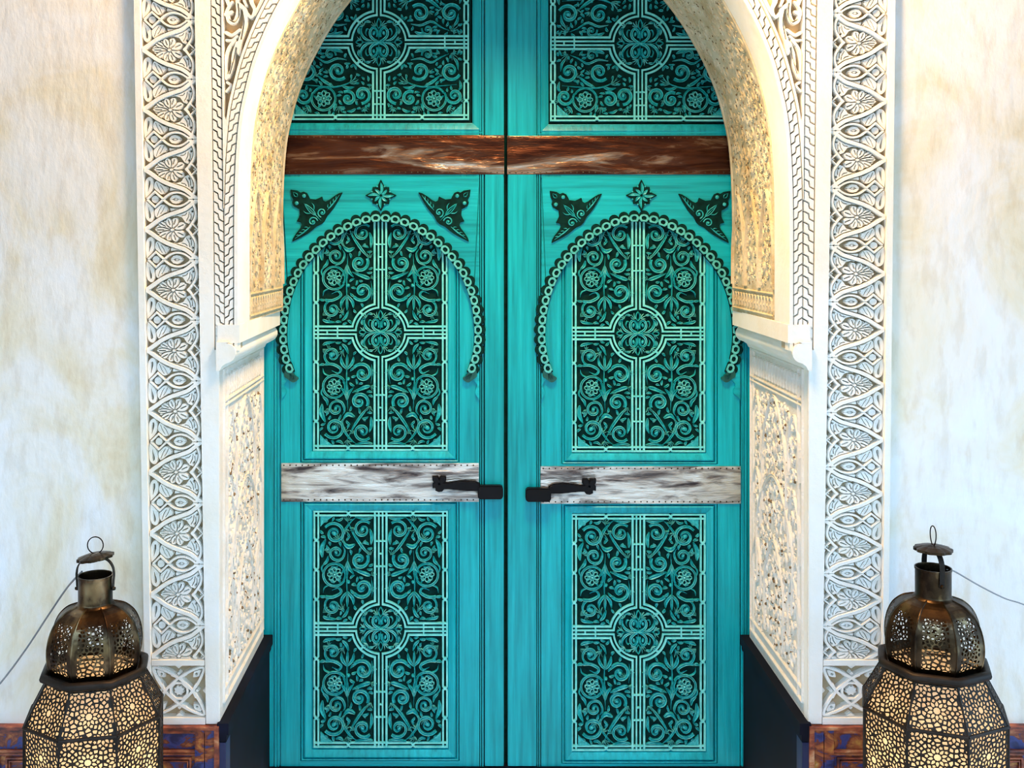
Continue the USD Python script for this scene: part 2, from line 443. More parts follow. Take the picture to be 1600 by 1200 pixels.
def arch_off(d):
    """The front arris pushed outwards by d units, as an array along the curve."""
    t = np.gradient(fc_px, axis=0)
    t /= np.linalg.norm(t, axis=1, keepdims=True)
    return fc_px + np.stack([t[:, 1], -t[:, 0]], 1) * d


ext_foot = lambda c: np.vstack([[c[0, 0], 546], c, [c[-1, 0], 546]])
ring = Polygon(np.vstack([ext_foot(arch_off(22)), ext_foot(arch_off(7))[::-1]]))
VLa, VLb = (lambda y: 329 + .0125 * y), (lambda y: 344.5 + .0125 * y)
VRa, VRb = (lambda y: 1259 - .009 * y), (lambda y: 1277 - .0115 * y)
vl, vr = slab(VLa, VLb, -260, 546), slab(VRa, VRb, -260, 546)
spand = Polygon([(VLb(-230) + 4, -230), (VRa(-230) - 4, -230), (VRa(180) - 4, 180), (VRa(180) - 4.5, 181), *arch_off(27)[::-1][(arch_off(27)[::-1][:, 1] < 185)], (VLb(180) + 4.5, 181), (VLb(180) + 4, 180)]).buffer(0)
spand = spand.difference(Polygon(arch_off(27)).buffer(0)).difference(ring.buffer(5)).difference(vl.buffer(4)).difference(vr.buffer(4))
face = slab(LB, RA, YT, YBOT).difference(opening).difference(ring).difference(vl).difference(vr).difference(spand)
face = face.difference(box(300, 1132, 345, YBOT)).difference(box(1262, 1132, 1310, YBOT))
part(wc, 'plaster_face', MB().poly(face, 0.03, -0.01, bevel=0.8), 'plaster_cream', fn=front)
part(wc, 'band_ground', MB().poly(unary_union([ring, vl, vr]), 0.004, -0.01), 'plaster_shade', fn=front)  # shade of the gaps between the pieces, put into the ground colour

SEP = [(0, 0), (0.45, 4.2), (0.55, 12.3), (1, 16.5)]


class zig:
    n = 3




def on_line(fa, fb, y_start):
    def go(a):
        y = y_start + a[:, 1]
        x = fa(y) + (fb(y) - fa(y)) * a[:, 0] / 15.5
        return front(np.stack([x, y, a[:, 2]], 1))
    return go


def on_ring(left):
    c0 = ext_foot(fc_px)
    c0 = np.vstack([c0[:1], fc_px, c0[-1:]]) if len(c0) == len(fc_px) else c0
    if not left:
        c0 = c0[::-1]
    s = np.concatenate([[0], np.cumsum(np.linalg.norm(np.diff(c0, axis=0), axis=1))])
    def go(a):
        q = a[:, 1]
        p = np.stack([np.interp(q, s, c0[:, 0]), np.interp(q, s, c0[:, 1])], 1)
        d = np.stack([np.interp(q + 4, s, c0[:, 0]) - np.interp(q - 4, s, c0[:, 0]), np.interp(q + 4, s, c0[:, 1]) - np.interp(q - 4, s, c0[:, 1])], 1)
        d /= np.linalg.norm(d, axis=1, keepdims=True)
        nr = np.stack([d[:, 1], -d[:, 0]], 1) * (1 if left else -1)
        off = 7 + (15.5 - a[:, 0] if left else a[:, 0]) * 0.97
        w = p + nr * (off)[:, None]
        return front(np.stack([w[:, 0], w[:, 1], a[:, 2]], 1))
    return go


# ------------------------------------------------------------------ the carved strips (one repeat drawn as flat shapes)
def sline(pts, w, n=None, cap=2):
    return LineString(smooth_line(pts, n)).buffer(w / 2, cap_style=cap, join_style=1, quad_segs=2)


def petal(x, y, a, l, w, r0=0.12):
    """A petal from (x, y) towards angle a (degrees, v down)."""
    t = np.linspace(0, 1, 9)
    ww = w / 2 * np.sin(PI * t ** 1.25 * 0.97) ** 0.7
    up = np.stack([r0 * l + t * l * (1 - r0), ww], 1)
    dn = np.stack([r0 * l + t * l * (1 - r0), -ww], 1)[::-1]
    p = affinity.translate(affinity.rotate(Polygon(np.vstack([up, dn[1:-1]])).buffer(0), a, origin=(0, 0)), x, y)
    return p


def strip_tile():
    """The repeat: 720 wide, 790 high in drawing units; two levels (raised bands, lower leaves)."""
    Hh = 790
    hi, lo, cuts = [], [], []
    W1 = [(722, 0), (640, 60), (540, 130), (420, 172), (320, 205), (200, 262), (100, 330), (6, 392), (6, 398), (100, 460), (200, 528), (320, 585), (420, 618), (540, 660), (640, 730), (722, 790)]
    hi.append(sline(W1, 54, 70))
    ar = [(590, -40), (655, 60), (690, 160), (672, 260), (580, 392), (580, 398), (672, 530), (690, 630), (655, 730), (590, 830)]
    hi.append(sline(ar, 34, 70))
    hi.append(LineString([(560, 395), (640, 320), (716, 392), (716, 398), (640, 470), (560, 395)]).buffer(11, join_style=1))
    S2 = ((1, 0), (-1, 790))
    for sg, o in S2:
        c = lambda p: [(x, o + sg * y) for x, y in p]
        hi.append(sline(c([(245, 0), (330, 66), (430, 92), (530, 70), (640, 0)]), 30, 24))
        hi.append(sline(c([(600, 30), (660, -22), (722, -2)]), 26))
        hi.append(LineString(c([(30, 0), (138, 100), (250, 0)])).buffer(14, cap_style=2, join_style=2))
        # drop loops along the edge
        dp = Polygon(smooth_line(c([(16, 22), (52, 60), (104, 130), (116, 220), (92, 282), (52, 284), (16, 240), (8, 140), (16, 22)]), 44)).buffer(5)
        sl = Polygon(smooth_line(c([(50, 120), (74, 200), (72, 240), (56, 240), (50, 190), (50, 120)]), 20)).buffer(4)
        lo.append(dp.difference(sl))
        # half palmette beside the drop
        lo.append(Polygon(smooth_line(c([(140, 120), (190, 80), (250, 70), (300, 108), (318, 160), (270, 172), (215, 205), (165, 240), (140, 220), (128, 170), (140, 120)]), 40)))
        cuts += [LineString(smooth_line(c([(165, 215), (190, 150), (215, 110)]), 9)).buffer(5), LineString(smooth_line(c([(215, 185), (240, 150), (262, 105)]), 9)).buffer(5)]
        cuts.append(LineString(c([(310, 150), (310, 205)])).buffer(9))
        # leaves inside the eye
        lo.append(Polygon(c([(345, 6), (375, 42), (420, 52), (460, 42), (500, 8), (470, 4), (440, 22), (400, 22), (372, 4)])).buffer(5))
        lo.append(Polygon(c([(345, 120), (420, 128), (500, 118), (470, 146), (400, 158), (350, 150)])).buffer(4))
        lo.append(Polygon(c([(640, 110), (670, 190), (650, 262), (600, 320), (548, 300), (500, 230), (420, 208), (380, 220), (430, 190), (520, 180), (580, 130)])).buffer(3))
        for p in ([(560, 280), (590, 225), (600, 170)], [(610, 290), (625, 240), (622, 190)], [(500, 215), (545, 205), (565, 180)]):
            cuts.append(LineString(smooth_line(c(p), 9)).buffer(6.5))
        cuts.append(Point(*c([(608, 276)])[0]).buffer(17))
        cuts.append(Point(*c([(642, 156)])[0]).buffer(17))
        # small leaf in the right hand corner
        lo.append(Polygon(c([(664, 395), (700, 350), (716, 300), (716, 395)])))
        # leaves in the shoulders of the ogee
        lo.append(Polygon(smooth_line(c([(120, 388), (190, 330), (270, 280), (330, 268), (300, 320), (250, 360), (180, 384), (120, 388)]), 30)))
        cuts += [LineString(smooth_line(c([(180, 362), (240, 322), (290, 292)]), 9)).buffer(6), LineString(c([(226, 378), (262, 342)])).buffer(7), LineString(c([(120, 395), (170, 395)])).buffer(12)]
    for yy in (0, Hh):
        lo.append(Point(140, yy).buffer(47, quad_segs=5))
        lo.append(Polygon([(395, yy), (425, yy - 14), (455, yy), (425, yy + 14)]))
    X0, Y0 = 362, 400
    rose = []
    for a, l, w in ((-112, 150, 84), (-70, 158, 92), (-24, 185, 98), (24, 182, 98), (70, 150, 92), (112, 142, 84), (152, 205, 74), (180, 225, 60), (208, 205, 74)):
        r = math.radians(a)
        g = petal(X0 + 16 * math.cos(r), Y0 + 16 * math.sin(r), a, l, w, 0.06)
        g = g.difference(LineString([(X0 + .5 * l * math.cos(r), Y0 + .5 * l * math.sin(r)), (X0 + .9 * l * math.cos(r), Y0 + .9 * l * math.sin(r))]).buffer(4.5))
        for o in rose:
            g = g.difference(o.buffer(10, quad_segs=2))
        rose.append(g)
    rose = unary_union(rose)
    lo.append(Point(X0, Y0).buffer(24, quad_segs=4))
    hi, lo, cuts = unary_union(hi), unary_union([g.buffer(0) for g in lo]), unary_union(cuts)
    lo = lo.difference(cuts)
    cell = box(-5, 0, 728, Hh)
    hi = unary_union([affinity.translate(hi, 0, d) for d in (-Hh, 0, Hh)]).intersection(cell)
    lo = unary_union([affinity.translate(lo, 0, d) for d in (-Hh, 0, Hh)]).intersection(cell)
    keep_out = rose.buffer(10, quad_segs=2)
    lo = unary_union([lo.difference(keep_out).buffer(4, quad_segs=2), rose]).difference(hi.buffer(8)).buffer(-2).buffer(2)
    return hi.simplify(1.2), lo.simplify(1.2)


HI, LOW = strip_tile()


def star_panel():
    """Eight-pointed interlace in a unit square of side 100."""
    g, lo = [], []
    for sx, sy in ((1, 1), (1, -1), (-1, 1), (-1, -1)):
        f = lambda p: [(50 + sx * x, 50 + sy * y) for x, y in p]
        g.append(sline(f([(0, 26), (14, 35), (30, 43), (47, 47), (43, 30), (35, 14), (26, 0)]), 5.5, 28))
        g.append(sline(f([(-14, 33), (0, 26), (13, 14), (26, 0), (33, -14)]), 5.5, 20))
        lo.append(petal(50 + sx * 24, 50 + sy * 24, math.degrees(math.atan2(sy, sx)), 25, 15).difference(Point(50 + sx * 33, 50 + sy * 33).buffer(2)))
    oct_ = Polygon([(50 + 17 * math.cos(a), 50 + 17 * math.sin(a)) for a in np.arange(8) * PI / 4 + PI / 8])
    g.append(oct_.exterior.buffer(2.3))
    lo.append(Polygon([(50 + (11 if i % 2 else 8) * math.cos(a), 50 + (11 if i % 2 else 8) * math.sin(a)) for i, a in enumerate(np.arange(16) * PI / 8)]))
    for a in range(4):
        lo.append(affinity.rotate(Polygon([(50, 5), (44, 0), (56, 0)]).buffer(1), 90 * a, origin=(50, 50)))
        lo.append(affinity.rotate(Polygon([(50, 22), (45, 17), (50, 11), (55, 17)]), 90 * a, origin=(50, 50)))
    g = unary_union(g).intersection(box(0, 0, 100, 100))
    return g, unary_union(lo).difference(g.buffer(1))


def strip(no, fa, fb, mirror, ys, lab):
    t = thing('trim_' + str(no), lab, 'carved plaster strip', kind='structure')
    if mirror:
        outer, inner = slab(RB, RO, YT, 1132), None
    else:
        outer = slab(LO, LA, YT, 1132)
    part(t, 'border', MB().poly(outer, 0.032, -0.01, bevel=1.2), 'plaster_cream', fn=front)
    for y0, y1 in ((1031, 1041), (1121, 1133)):
        part(t, 'crossbar', MB().poly(slab(lambda y: fa(y) - 0.5, lambda y: fb(y) + 0.5, y0, y1), 0.03, -0.01, bevel=0.8), 'plaster_cream', fn=front)

    def place(a, y0, h, uw=720.0):
        y = y0 + a[:, 1] * h
        u = a[:, 0] / uw
        u = 1 - u if mirror else u
        return np.stack([fa(y) + u * (fb(y) - fa(y)), y, a[:, 2]], 1)

    for n in range(len(ys) - 1):
        h = (ys[n + 1] - ys[n])
        hi, lo = HI, LOW
        if ys[n + 1] > 1031:
            c = box(-50, -50, 800, (1031 - ys[n]) / h * 790)
            hi, lo = hi.intersection(c), lo.intersection(c)
        m = MB().poly(hi, 0.026, 0.0, bevel=4.5, top=0.2).poly(lo, 0.021, 0.0, bevel=4.5, top=0.3)
        v, f = m.arrays()
        v = front(place(v, ys[n], h / 790.0))
        part(t, 'carved_repeat', (v, f if mirror else f[:, ::-1]), 'plaster_cream')
    hi, lo = star_panel()
    m = MB().poly(hi, 0.026, 0.0, bevel=0.6, top=0.2).poly(lo, 0.021, 0.0, bevel=0.6)
    v, f = m.arrays()
    part(t, 'star_panel', (front(place(v, 1042, 0.78, 100.0)), f if mirror else f[:, ::-1]), 'plaster_cream')
    return t


rl = lambda n: 78 + 93.5 * n + 0.15 * n * n
rr = lambda n: 67 + 92.5 * n - 0.53 * n * n
tile_l = [rl(n) - 0.513 * (rl(n + 1) - rl(n)) for n in range(-2, 12)]
tile_r = [rr(n) - 0.513 * (rr(n + 1) - rr(n)) for n in range(-2, 13)]
tile_l = [y for i, y in enumerate(tile_l) if y < 1031 or tile_l[i - 1] < 1031]
tile_r = [y for i, y in enumerate(tile_r) if y < 1031 or tile_r[i - 1] < 1031]
strip(1, LA, LB, False, tile_l, 'carved white plaster strip left of the arch, rosettes in interlaced bands')
strip(2, RA, RB, True, tile_r, 'carved white plaster strip right of the arch, rosettes in interlaced bands')
# plain plaster over the strips, above what the carving reaches
def zigband(lab, place, length, period, down, flip):
    t = thing('trim_' + str(zig.n), lab, 'zigzag moulding', kind='structure')
    zig.n += 1
    n = int(length / period)
    for i in range(-2, n + 1):
        a, b = i * period, (i + 1) * period
        pl = Polygon([(x * 15.5, a + d * down) for x, d in SEP] + [(x * 15.5, b + d * down) for x, d in SEP[::-1]]).buffer(-0.75, join_style=2).intersection(box(0.4, 0, 15.1, length))
        for q in polys(pl):
            if q.area < 15:
                continue
            v, f = MB().poly(q, 0.028, 0.003, bevel=0.5).arrays()
            part(t, 'zigzag_piece', (place(v), f[:, ::-1] if flip else f), 'plaster_cream')


zigband('straight zigzag plaster band beside the left carved strip', on_line(VLa, VLb, -40), 586, 16.1, 1, True)
zigband('curved zigzag plaster band along the left half of the arch', on_ring(True), 640, 16.1, 1, False)
zigband('straight zigzag plaster band beside the right carved strip', on_line(VRa, VRb, -40), 586, 16.8, 1, True)
zigband('curved zigzag plaster band along the right half of the arch', on_ring(False), 640, 16.8, 1, True)

# spandrel arabesques
rng = random.Random(5)


def arabesque_fill(mbuf, region, rmin, rmax, w, h, seed, count=400, sx=1.0, flute=0.35, leaf=True):
    """Fills a shape with carved scrolls: spirals with a bud, joined by stems, leaflets in the gaps."""
    r = random.Random(seed)
    x0, y0, x1, y1 = region.bounds
    placed = []
    for k in range(count * 6):
        rad = rmax * (1 - k / (count * 6)) + rmin * k / (count * 6)
        x, y = r.uniform(x0, x1), r.uniform(y0, y1)
        if all((x - a) ** 2 + (y - b) ** 2 > (rad * 0.98 + c) ** 2 for a, b, c in placed) and region.buffer(-rad * 0.85).contains(Point(x, y)):
            placed.append((x, y, rad))
        if len(placed) >= count:
            break
    for i, (x, y, rad) in enumerate(placed):
        if rad > rmin * 1.35:
            way = r.choice((-1, 1))
            a0 = r.uniform(0, 2 * PI)
            mbuf.ribbon(spiral(x, y, rad * 0.9, a0, 1.3, way, n=16), w, h, flute, 'end')
            mbuf.dome(x, y, rad * 0.26, rad * 0.2, h * 1.05, a0, n=7, rings=2)
            if leaf:
                for q in range(3):
                    a = a0 + 1.3 + q * 0.7
                    mbuf.ribbon([(x + rad * 0.85 * math.cos(a), y + rad * 0.85 * math.sin(a)), (x + rad * 1.1 * math.cos(a + .2 * way), y + rad * 1.1 * math.sin(a + .2 * way)), (x + rad * 1.3 * math.cos(a + .5 * way), y + rad * 1.3 * math.sin(a + .5 * way))], w * 0.8, h * 0.8, 0, 'leaf', n=5)
        else:
            a = r.uniform(0, 2 * PI)
            mbuf.ribbon([(x - rad * math.cos(a), y - rad * math.sin(a)), (x + rad * .25 * math.sin(a), y - rad * .25 * math.cos(a)), (x + rad * math.cos(a), y + rad * math.sin(a))], rad * 0.42, h * 0.85, 0.3, 'leaf', n=6)
    return mbuf


def curl_leaf(pts, w):
    return sline(pts, w, 24, 1)


for sg, nm in ((1, 'left'), (-1, 'right')):
    X = (lambda x: x) if sg > 0 else (lambda x: 1605 - x)
    sh = []
    for p, w in (([(372, -20), (370, 0), (371, 18), (366, 33), (357, 32), (355, 22), (361, 18)], 7), ([(371, 5), (381, 14), (383, 30), (379, 50), (374, 66), (373, 82)], 8),
                 ([(352, 50), (362, 54), (374, 46)], 6), ([(353, 62), (362, 62), (370, 56)], 5), ([(366, 62), (356, 76), (352, 95), (353, 122)], 6), ([(370, 66), (364, 84), (362, 104), (356, 120)], 6),
                 ([(354, 128), (360, 133), (353, 142)], 5), ([(381, 16), (392, 26), (397, 14), (391, 0), (393, -20)], 6), ([(397, 22), (404, 10), (412, -8), (420, -30)], 7), ([(356, -30), (352, -8), (356, 6)], 6), ([(362, 2), (355, 12), (351, 22)], 5), ([(385, -20), (380, -4), (384, 8)], 5)):
        sh.append(curl_leaf([(X(a), b) for a, b in p], w))
    sh = unary_union(sh)
    cut = [LineString(smooth_line([(X(a), b) for a, b in p], 14)).buffer(0.7) for p in ([(371, 5), (372, 22), (366, 33), (358, 30)], [(377, 14), (380, 34), (376, 60)], [(362, 72), (356, 92), (355, 114)], [(368, 74), (363, 96), (358, 114)])]
    sh = sh.difference(unary_union(cut)).intersection(spand)
    m = MB().poly(sh, 0.024, 0.0, bevel=0.7)
    reg = spand.intersection(box(-999, -235, 802, -18) if sg > 0 else box(802, -235, 3000, -18))
    for g in polys(reg.buffer(-3)):
        arabesque_fill(m, g, 7, 20, 3.0, 0.024, 11 + sg, 60)
    part(wc, 'spandrel_carving', m, 'plaster_cream', fn=front)

# ------------------------------------------------------------------ soffit of the arch
def grid(s0, s1, d0, d1, ns, nd, h=0.0):
    ss, dd = np.meshgrid(np.linspace(s0, s1, ns), np.linspace(d0, d1, nd), indexing='ij')
    v = np.stack([ss.ravel(), dd.ravel(), np.full(ns * nd, h)], 1)
    f = [(i * nd + j, i * nd + j + 1, (i + 1) * nd + j + 1, (i + 1) * nd + j) for i in range(ns - 1) for j in range(nd - 1)]
    return v, np.array(f)


def solid_grid(m, s0, s1, d0, d1, ns, h, h0=-0.012):
    """A plate following the arch with closed edges."""
    prof = [(d0, h0), (d0, h - 0.002), (d0 + 0.005, h), (d1 - 0.005, h), (d1, h - 0.002), (d1, h0)]
    ss = np.linspace(s0, s1, ns)
    v = [(s, d, z) for s in ss for d, z in prof]
    q = len(prof)
    f = [(i * q + j, i * q + j + 1, (i + 1) * q + j + 1, (i + 1) * q + j) for i in range(ns - 1) for j in range(q - 1)]
    f += [(0, 3, 2, 1), (0, 5, 4, 3)] + [((ns - 1) * q + a, (ns - 1) * q + b, (ns - 1) * q + c, (ns - 1) * q + d) for a, b, c, d in ((0, 1, 2, 3), (0, 3, 4, 5))]
    m.add(v, f)
    return m


m = solid_grid(MB(), 0, ARC, 0.002, 0.215, 100, 0.0)
part(wc, 'reveal_band', m, 'plaster_cream', fn=on_arch, flip=False, smooth=35)
m = solid_grid(MB(), 0, ARC, 0.213, 1.0, 100, -0.008)
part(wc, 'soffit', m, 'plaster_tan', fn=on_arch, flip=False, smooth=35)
DEP = YB - YF
for sg, nm in ((1, 'left'), (-1, 'right')):
    m = MB()
    a, b = 0.235 * DEP, 0.975 * DEP
    L2 = ARC / 2
    fx = lambda q: (q if sg > 0 else ARC - q)
    bb = MB()
    arabesque_fill(bb, box(0.10, a + 0.03, L2 * 0.86, b - 0.03), 0.008, 0.030, 0.0042, 0.0045, 21 + sg, 640)
    for x in (a + 0.012, b - 0.012):
        bb.ribbon([(q, x) for q in np.linspace(0.02, L2, 40)], 0.005, 0.006, 0, 'none', n=40)
    for q in (0.015, 0.085):
        bb.ribbon([(q, a + 0.012), (q, b - 0.012)], 0.005, 0.007, 0, 'none', n=3)
    nsc = 13
    for i in range(nsc):
        c = a + 0.03 + (b - a - 0.06) * (i + 0.5) / nsc
        bb.ribbon([(0.028, c - 0.018), (0.065, c - 0.012), (0.072, c), (0.065, c + 0.012), (0.028, c + 0.018)], 0.004, 0.007, 0, 'none', n=10)
        bb.dome(0.045, c, 0.008, 0.006, 0.008, n=7, rings=2)
    # tall pointed palmettes over the first carved tier
    for i in range(3):
        c = a + (b - a) * (i + 0.5) / 3
        w_ = (b - a) / 6.6
        bb.ribbon([(0.10, c - w_), (0.24, c - w_ * 0.95), (0.36, c - w_ * 0.5), (0.42, c), (0.36, c + w_ * 0.5), (0.24, c + w_ * 0.95), (0.10, c + w_)], 0.006, 0.010, 0.2, 'none', n=26)
    pit_shade = MB()  # dark raised dots, the shade of small holes painted on
    pr_ = random.Random(60 + sg)
    for q in range(420):
        c = pr_.uniform(0.11, L2 * 0.84)
        pit_shade.dome(c, pr_.uniform(a + 0.03, b - 0.03), pr_.uniform(0.003, 0.007), pr_.uniform(0.002, 0.0035), 0.0042, pr_.uniform(-.6, .6), n=6, rings=2)
    v, f = pit_shade.arrays()
    v = np.stack([fx(v[:, 0]), v[:, 1] / DEP, v[:, 2] - 0.009], 1)
    part(wc, 'soffit_pit_shade', (on_arch(v), f if sg < 0 else f[:, ::-1]), 'plaster_shade', kind='stuff')
    v, f = bb.arrays()
    v = np.stack([fx(v[:, 0]), v[:, 1] / DEP, v[:, 2] - 0.009], 1)
    part(wc, 'soffit_carving', (on_arch(v), f if sg < 0 else f[:, ::-1]), 'plaster_tan')

# ------------------------------------------------------------------ jambs: cornice, carved panel, dado
JB = {1: (wx(jl, YF), wx(412, YB)), -1: (wx(jr, YF), wx(1171, YB))}
Z_DADO, Z_COR = wz(1128, YF), 1.598


def on_jamb(sg):
    xf, xb = JB[sg]
    def go(a):
        d = a[:, 0] / DEP
        return np.stack([xf + (xb - xf) * d + sg * a[:, 2], YF + a[:, 0], a[:, 1]], 1)
    return go


def jamb_flip(sg):
    return sg < 0


for sg, nm in ((1, 'left'), (-1, 'right')):
    fn, fl = on_jamb(sg), sg < 0
    part(wc, 'jamb', MB().box(0.004, 0.0, DEP, 1.72, 0.0, -0.012), 'plaster_pale', fn=fn, flip=not fl)
    # impost: slab and roll, returned round the front arris
    xa = (wx(fc_px[0 if sg > 0 else -1, 0], YF) - JB[sg][0]) * sg
    imp = MB().box(-0.001, 1.660, DEP, ZS, xa + 0.004, -0.006)
    part(wc, 'impost_slab', imp, 'plaster_cream', fn=fn, flip=not fl)
    prof = [(-0.008, 1.575), (0.004, 1.578), (0.010, 1.590), (0.022, 1.599)] + [(0.022 + 0.030 * math.sin(t), 1.630 - 0.030 * math.cos(t)) for t in np.linspace(0.15, PI, 10)] + [(0.03, 1.664), (-0.008, 1.664)]
    rp = MB().poly(Polygon(prof), DEP, -0.012)
    rv, rf = rp.arrays()
    rv = fn(np.stack([rv[:, 2], rv[:, 1], rv[:, 0]], 1))
    part(wc, 'impost_roll', (rv, rf[:, ::-1] if not fl else rf), 'plaster_cream', smooth=40)
    # the carved panel
    m = MB()
    z0, z1 = Z_DADO + 0.04, 1.575
    a, b = 0.05, DEP - 0.03
    for d in (a, b, a + 0.045, b - 0.04):
        m.ribbon([(d, z0), (d, z1)], 0.007, 0.007, 0, 'none', n=3)
    for z in (z0, z1, z1 - 0.115, z1 - 0.10, z0 + 0.04):
        m.ribbon([(a, z), (b, z)], 0.007, 0.008, 0, 'none', n=3)
    for i in range(17):
        c = a + 0.02 + (b - a - 0.04) * (i + 0.5) / 17
        m.ribbon([(c - 0.014, z1 - 0.085), (c - 0.012, z1 - 0.035), (c, z1 - 0.022), (c + 0.012, z1 - 0.035), (c + 0.014, z1 - 0.085)], 0.0045, 0.008, 0, 'none', n=10)
        m.dome(c, z1 - 0.065, 0.006, 0.012, 0.008, n=7, rings=2)
    mid = (a + b) / 2
    w_ = (b - a) * 0.22
    for zt, ww, hh in ((z1 - 0.13, w_, 0.42), (z1 - 0.40, w_ * 1.5, 0.40), (z1 - 0.62, w_ * 0.8, 0.34)):
        for off in (0,):
            m.ribbon([(mid - ww, zt - hh), (mid - ww * 1.05, zt - hh * 0.5), (mid - ww * 0.6, zt - hh * 0.16), (mid, zt), (mid + ww * 0.6, zt - hh * 0.16), (mid + ww * 1.05, zt - hh * 0.5), (mid + ww, zt - hh)], 0.0065, 0.009, 0.3, 'none', n=30)
    for dx in (-1, 1):
        for zt in (z1 - 0.16, z1 - 0.42, z1 - 0.68):
            c = mid + dx * (b - a) * 0.36
            ww = (b - a) * 0.09
            m.ribbon([(c - ww, zt - 0.2), (c - ww, zt - 0.08), (c, zt), (c + ww, zt - 0.08), (c + ww, zt - 0.2)], 0.006, 0.008, 0.3, 'none', n=20)
    arabesque_fill(m, box(a + 0.06, z0 + 0.055, b - 0.055, z1 - 0.13), 0.008, 0.030, 0.0042, 0.006, 31 + sg, 620)
    part(wc, 'jamb_carving', m, 'plaster_pale', fn=fn, flip=not fl)
    pit_shade = MB()  # same dark dots on the jamb: hole shade given as colour
    pr_ = random.Random(80 + sg)
    for q in range(150):
        pit_shade.dome(pr_.uniform(a + 0.07, b - 0.06), z0 + 0.06 + (z1 - z0 - 0.2) * pr_.random() ** 1.3, pr_.uniform(0.003, 0.006), pr_.uniform(0.004, 0.008), 0.0066, pr_.uniform(-.6, .6), n=6, rings=2)
    part(wc, 'jamb_pit_shade', pit_shade, 'plaster_shade', kind='stuff', fn=fn, flip=not fl)
    # plain arris strip and dado of dark boards
    db = thing('baseboard_' + nm + '_jamb', f'near-black navy board dado lining the {nm} jamb of the doorway', 'dado', kind='structure')
    part(db, 'board', MB().box(-0.005, 0.0, DEP + 0.02, Z_DADO - 0.02, 0.018), 'dado_navy', fn=fn, flip=not fl)
    part(db, 'corner_bead', MB().box(-0.008, 0.0, 0.05, Z_DADO - 0.06, 0.021, 0.0), 'dado_blue', 'dark blue painted corner bead', fn=fn, flip=not fl)
    part(db, 'cap_rail', MB().box(-0.012, Z_DADO - 0.035, DEP + 0.02, Z_DADO, 0.03, -0.005).box(-0.012, Z_DADO - 0.055, DEP + 0.02, Z_DADO - 0.035, 0.024, -0.005), 'dado_navy', fn=fn, flip=not fl)

# painted dado on the front face
ZD = 1133
for nm, x0, x1, lab in (('left', -2600, 343, 'worn red and blue painted wooden dado left of the doorway'), ('right', 1263, 3600, 'worn red and blue painted wooden dado right of the doorway')):
    db = thing('baseboard_' + nm, lab, 'dado', kind='structure')
    part(db, 'board', MB().box(x0, ZD + 2, x1, YBOT, 0.030, 0.0), 'dado_paint', fn=front)
    m = MB().box(x0, ZD, x1, ZD + 5, 0.046).box(x0, ZD + 6, x1, ZD + 11, 0.040)
    part(db, 'top_rail', m, 'dado_rust', fn=front)
    m = MB().box(x0, ZD + 37, x1, ZD + 41, 0.040).box(x0, ZD + 43, x1, ZD + 46, 0.036)
    part(db, 'mid_rail', m, 'dado_rust', fn=front)
    st = (306, 336) if nm == 'left' else (1270, 1301)
    part(db, 'stile', MB().box(st[0], ZD + 1, (st[0] + st[1]) / 2 - .6, YBOT, 0.042).box((st[0] + st[1]) / 2 + .6, ZD + 1, st[1], YBOT, 0.042), 'dado_paint', fn=front)
    e = (336.5, 343.5) if nm == 'left' else (1262.5, 1269.5)
    part(db, 'edge_bead', MB().box(e[0], ZD - 1, e[1], YBOT, 0.048), 'dado_rust', fn=front)
    xs = np.arange(300, -2600, -150) if nm == 'left' else np.arange(1307, 3600, 150)
    for i, c in enumerate(xs[:8]):
        lo_, hi_ = (c - 140, c) if nm == 'left' else (c, c + 140)
        m = MB()
        for p, q in ((0, 3.0), (5, 2.0)):
            g = box(lo_ + p, ZD + 49 + p, hi_ - p, YBOT - 20 - p)
            m.poly(g.difference(g.buffer(-q, join_style=2)), 0.038, 0.029)
        part(db, 'panel_frame', m, 'dado_rust', fn=front)

# ------------------------------------------------------------------ the doors
def frame_ring(m, x0, y0, x1, y1, prof):
    """A mitred moulding round a rectangle; prof is (inset, height)."""
    V = [p for i, h in prof for p in ((x0 + i, y0 + i, h), (x1 - i, y0 + i, h), (x1 - i, y1 - i, h), (x0 + i, y1 - i, h))]
    f = [(r * 4 + c, r * 4 + (c + 1) % 4, r * 4 + 4 + (c + 1) % 4, r * 4 + 4 + c) for r in range(len(prof) - 1) for c in range(4)]
    return m.add(V, f)


PROF = [(0, .016), (0.5, .004), (1.5, .004), (2.0, .017), (3.0, .018), (4.0, .016), (4.5, .004), (5.6, .004), (6.2, .016), (8, .0195), (10, .018), (14, .014), (17.5, .010), (18.2, .001), (19, .0005)]


def flower(m, x, y, r, h, petals=8):
    for i in range(petals):
        a = 2 * PI * i / petals
        c, s = math.cos(a), math.sin(a)
        q = [(x + r * (0.28 * c), y + r * 0.28 * s), (x + r * (0.68 * c - 0.27 * s), y + r * (0.68 * s + 0.27 * c)), (x + r * c, y + r * s), (x + r * (0.68 * c + 0.27 * s), y + r * (0.68 * s - 0.27 * c))]
        m.ribbon(q, r * 0.085, h, 0, 'none', n=9, closed=True)
    m.dome(x, y, r * 0.2, r * 0.2, h * 1.2, n=8, rings=2)


def fan(m, x, y, a, l, n, spread, w, h):
    for i in range(n):
        b = a + spread * (i / max(n - 1, 1) - 0.5)
        k = l * (1 - 0.25 * abs(i / max(n - 1, 1) - 0.5) * 2)
        (m.edges or m).ribbon([(x, y), (x + k * 0.55 * math.cos(b), y + k * 0.55 * math.sin(b)), (x + k * math.cos(b + 0.15), y + k * math.sin(b + 0.15))], w * (0.75 if m.edges else 1), h, 0, 'leaf', n=5)


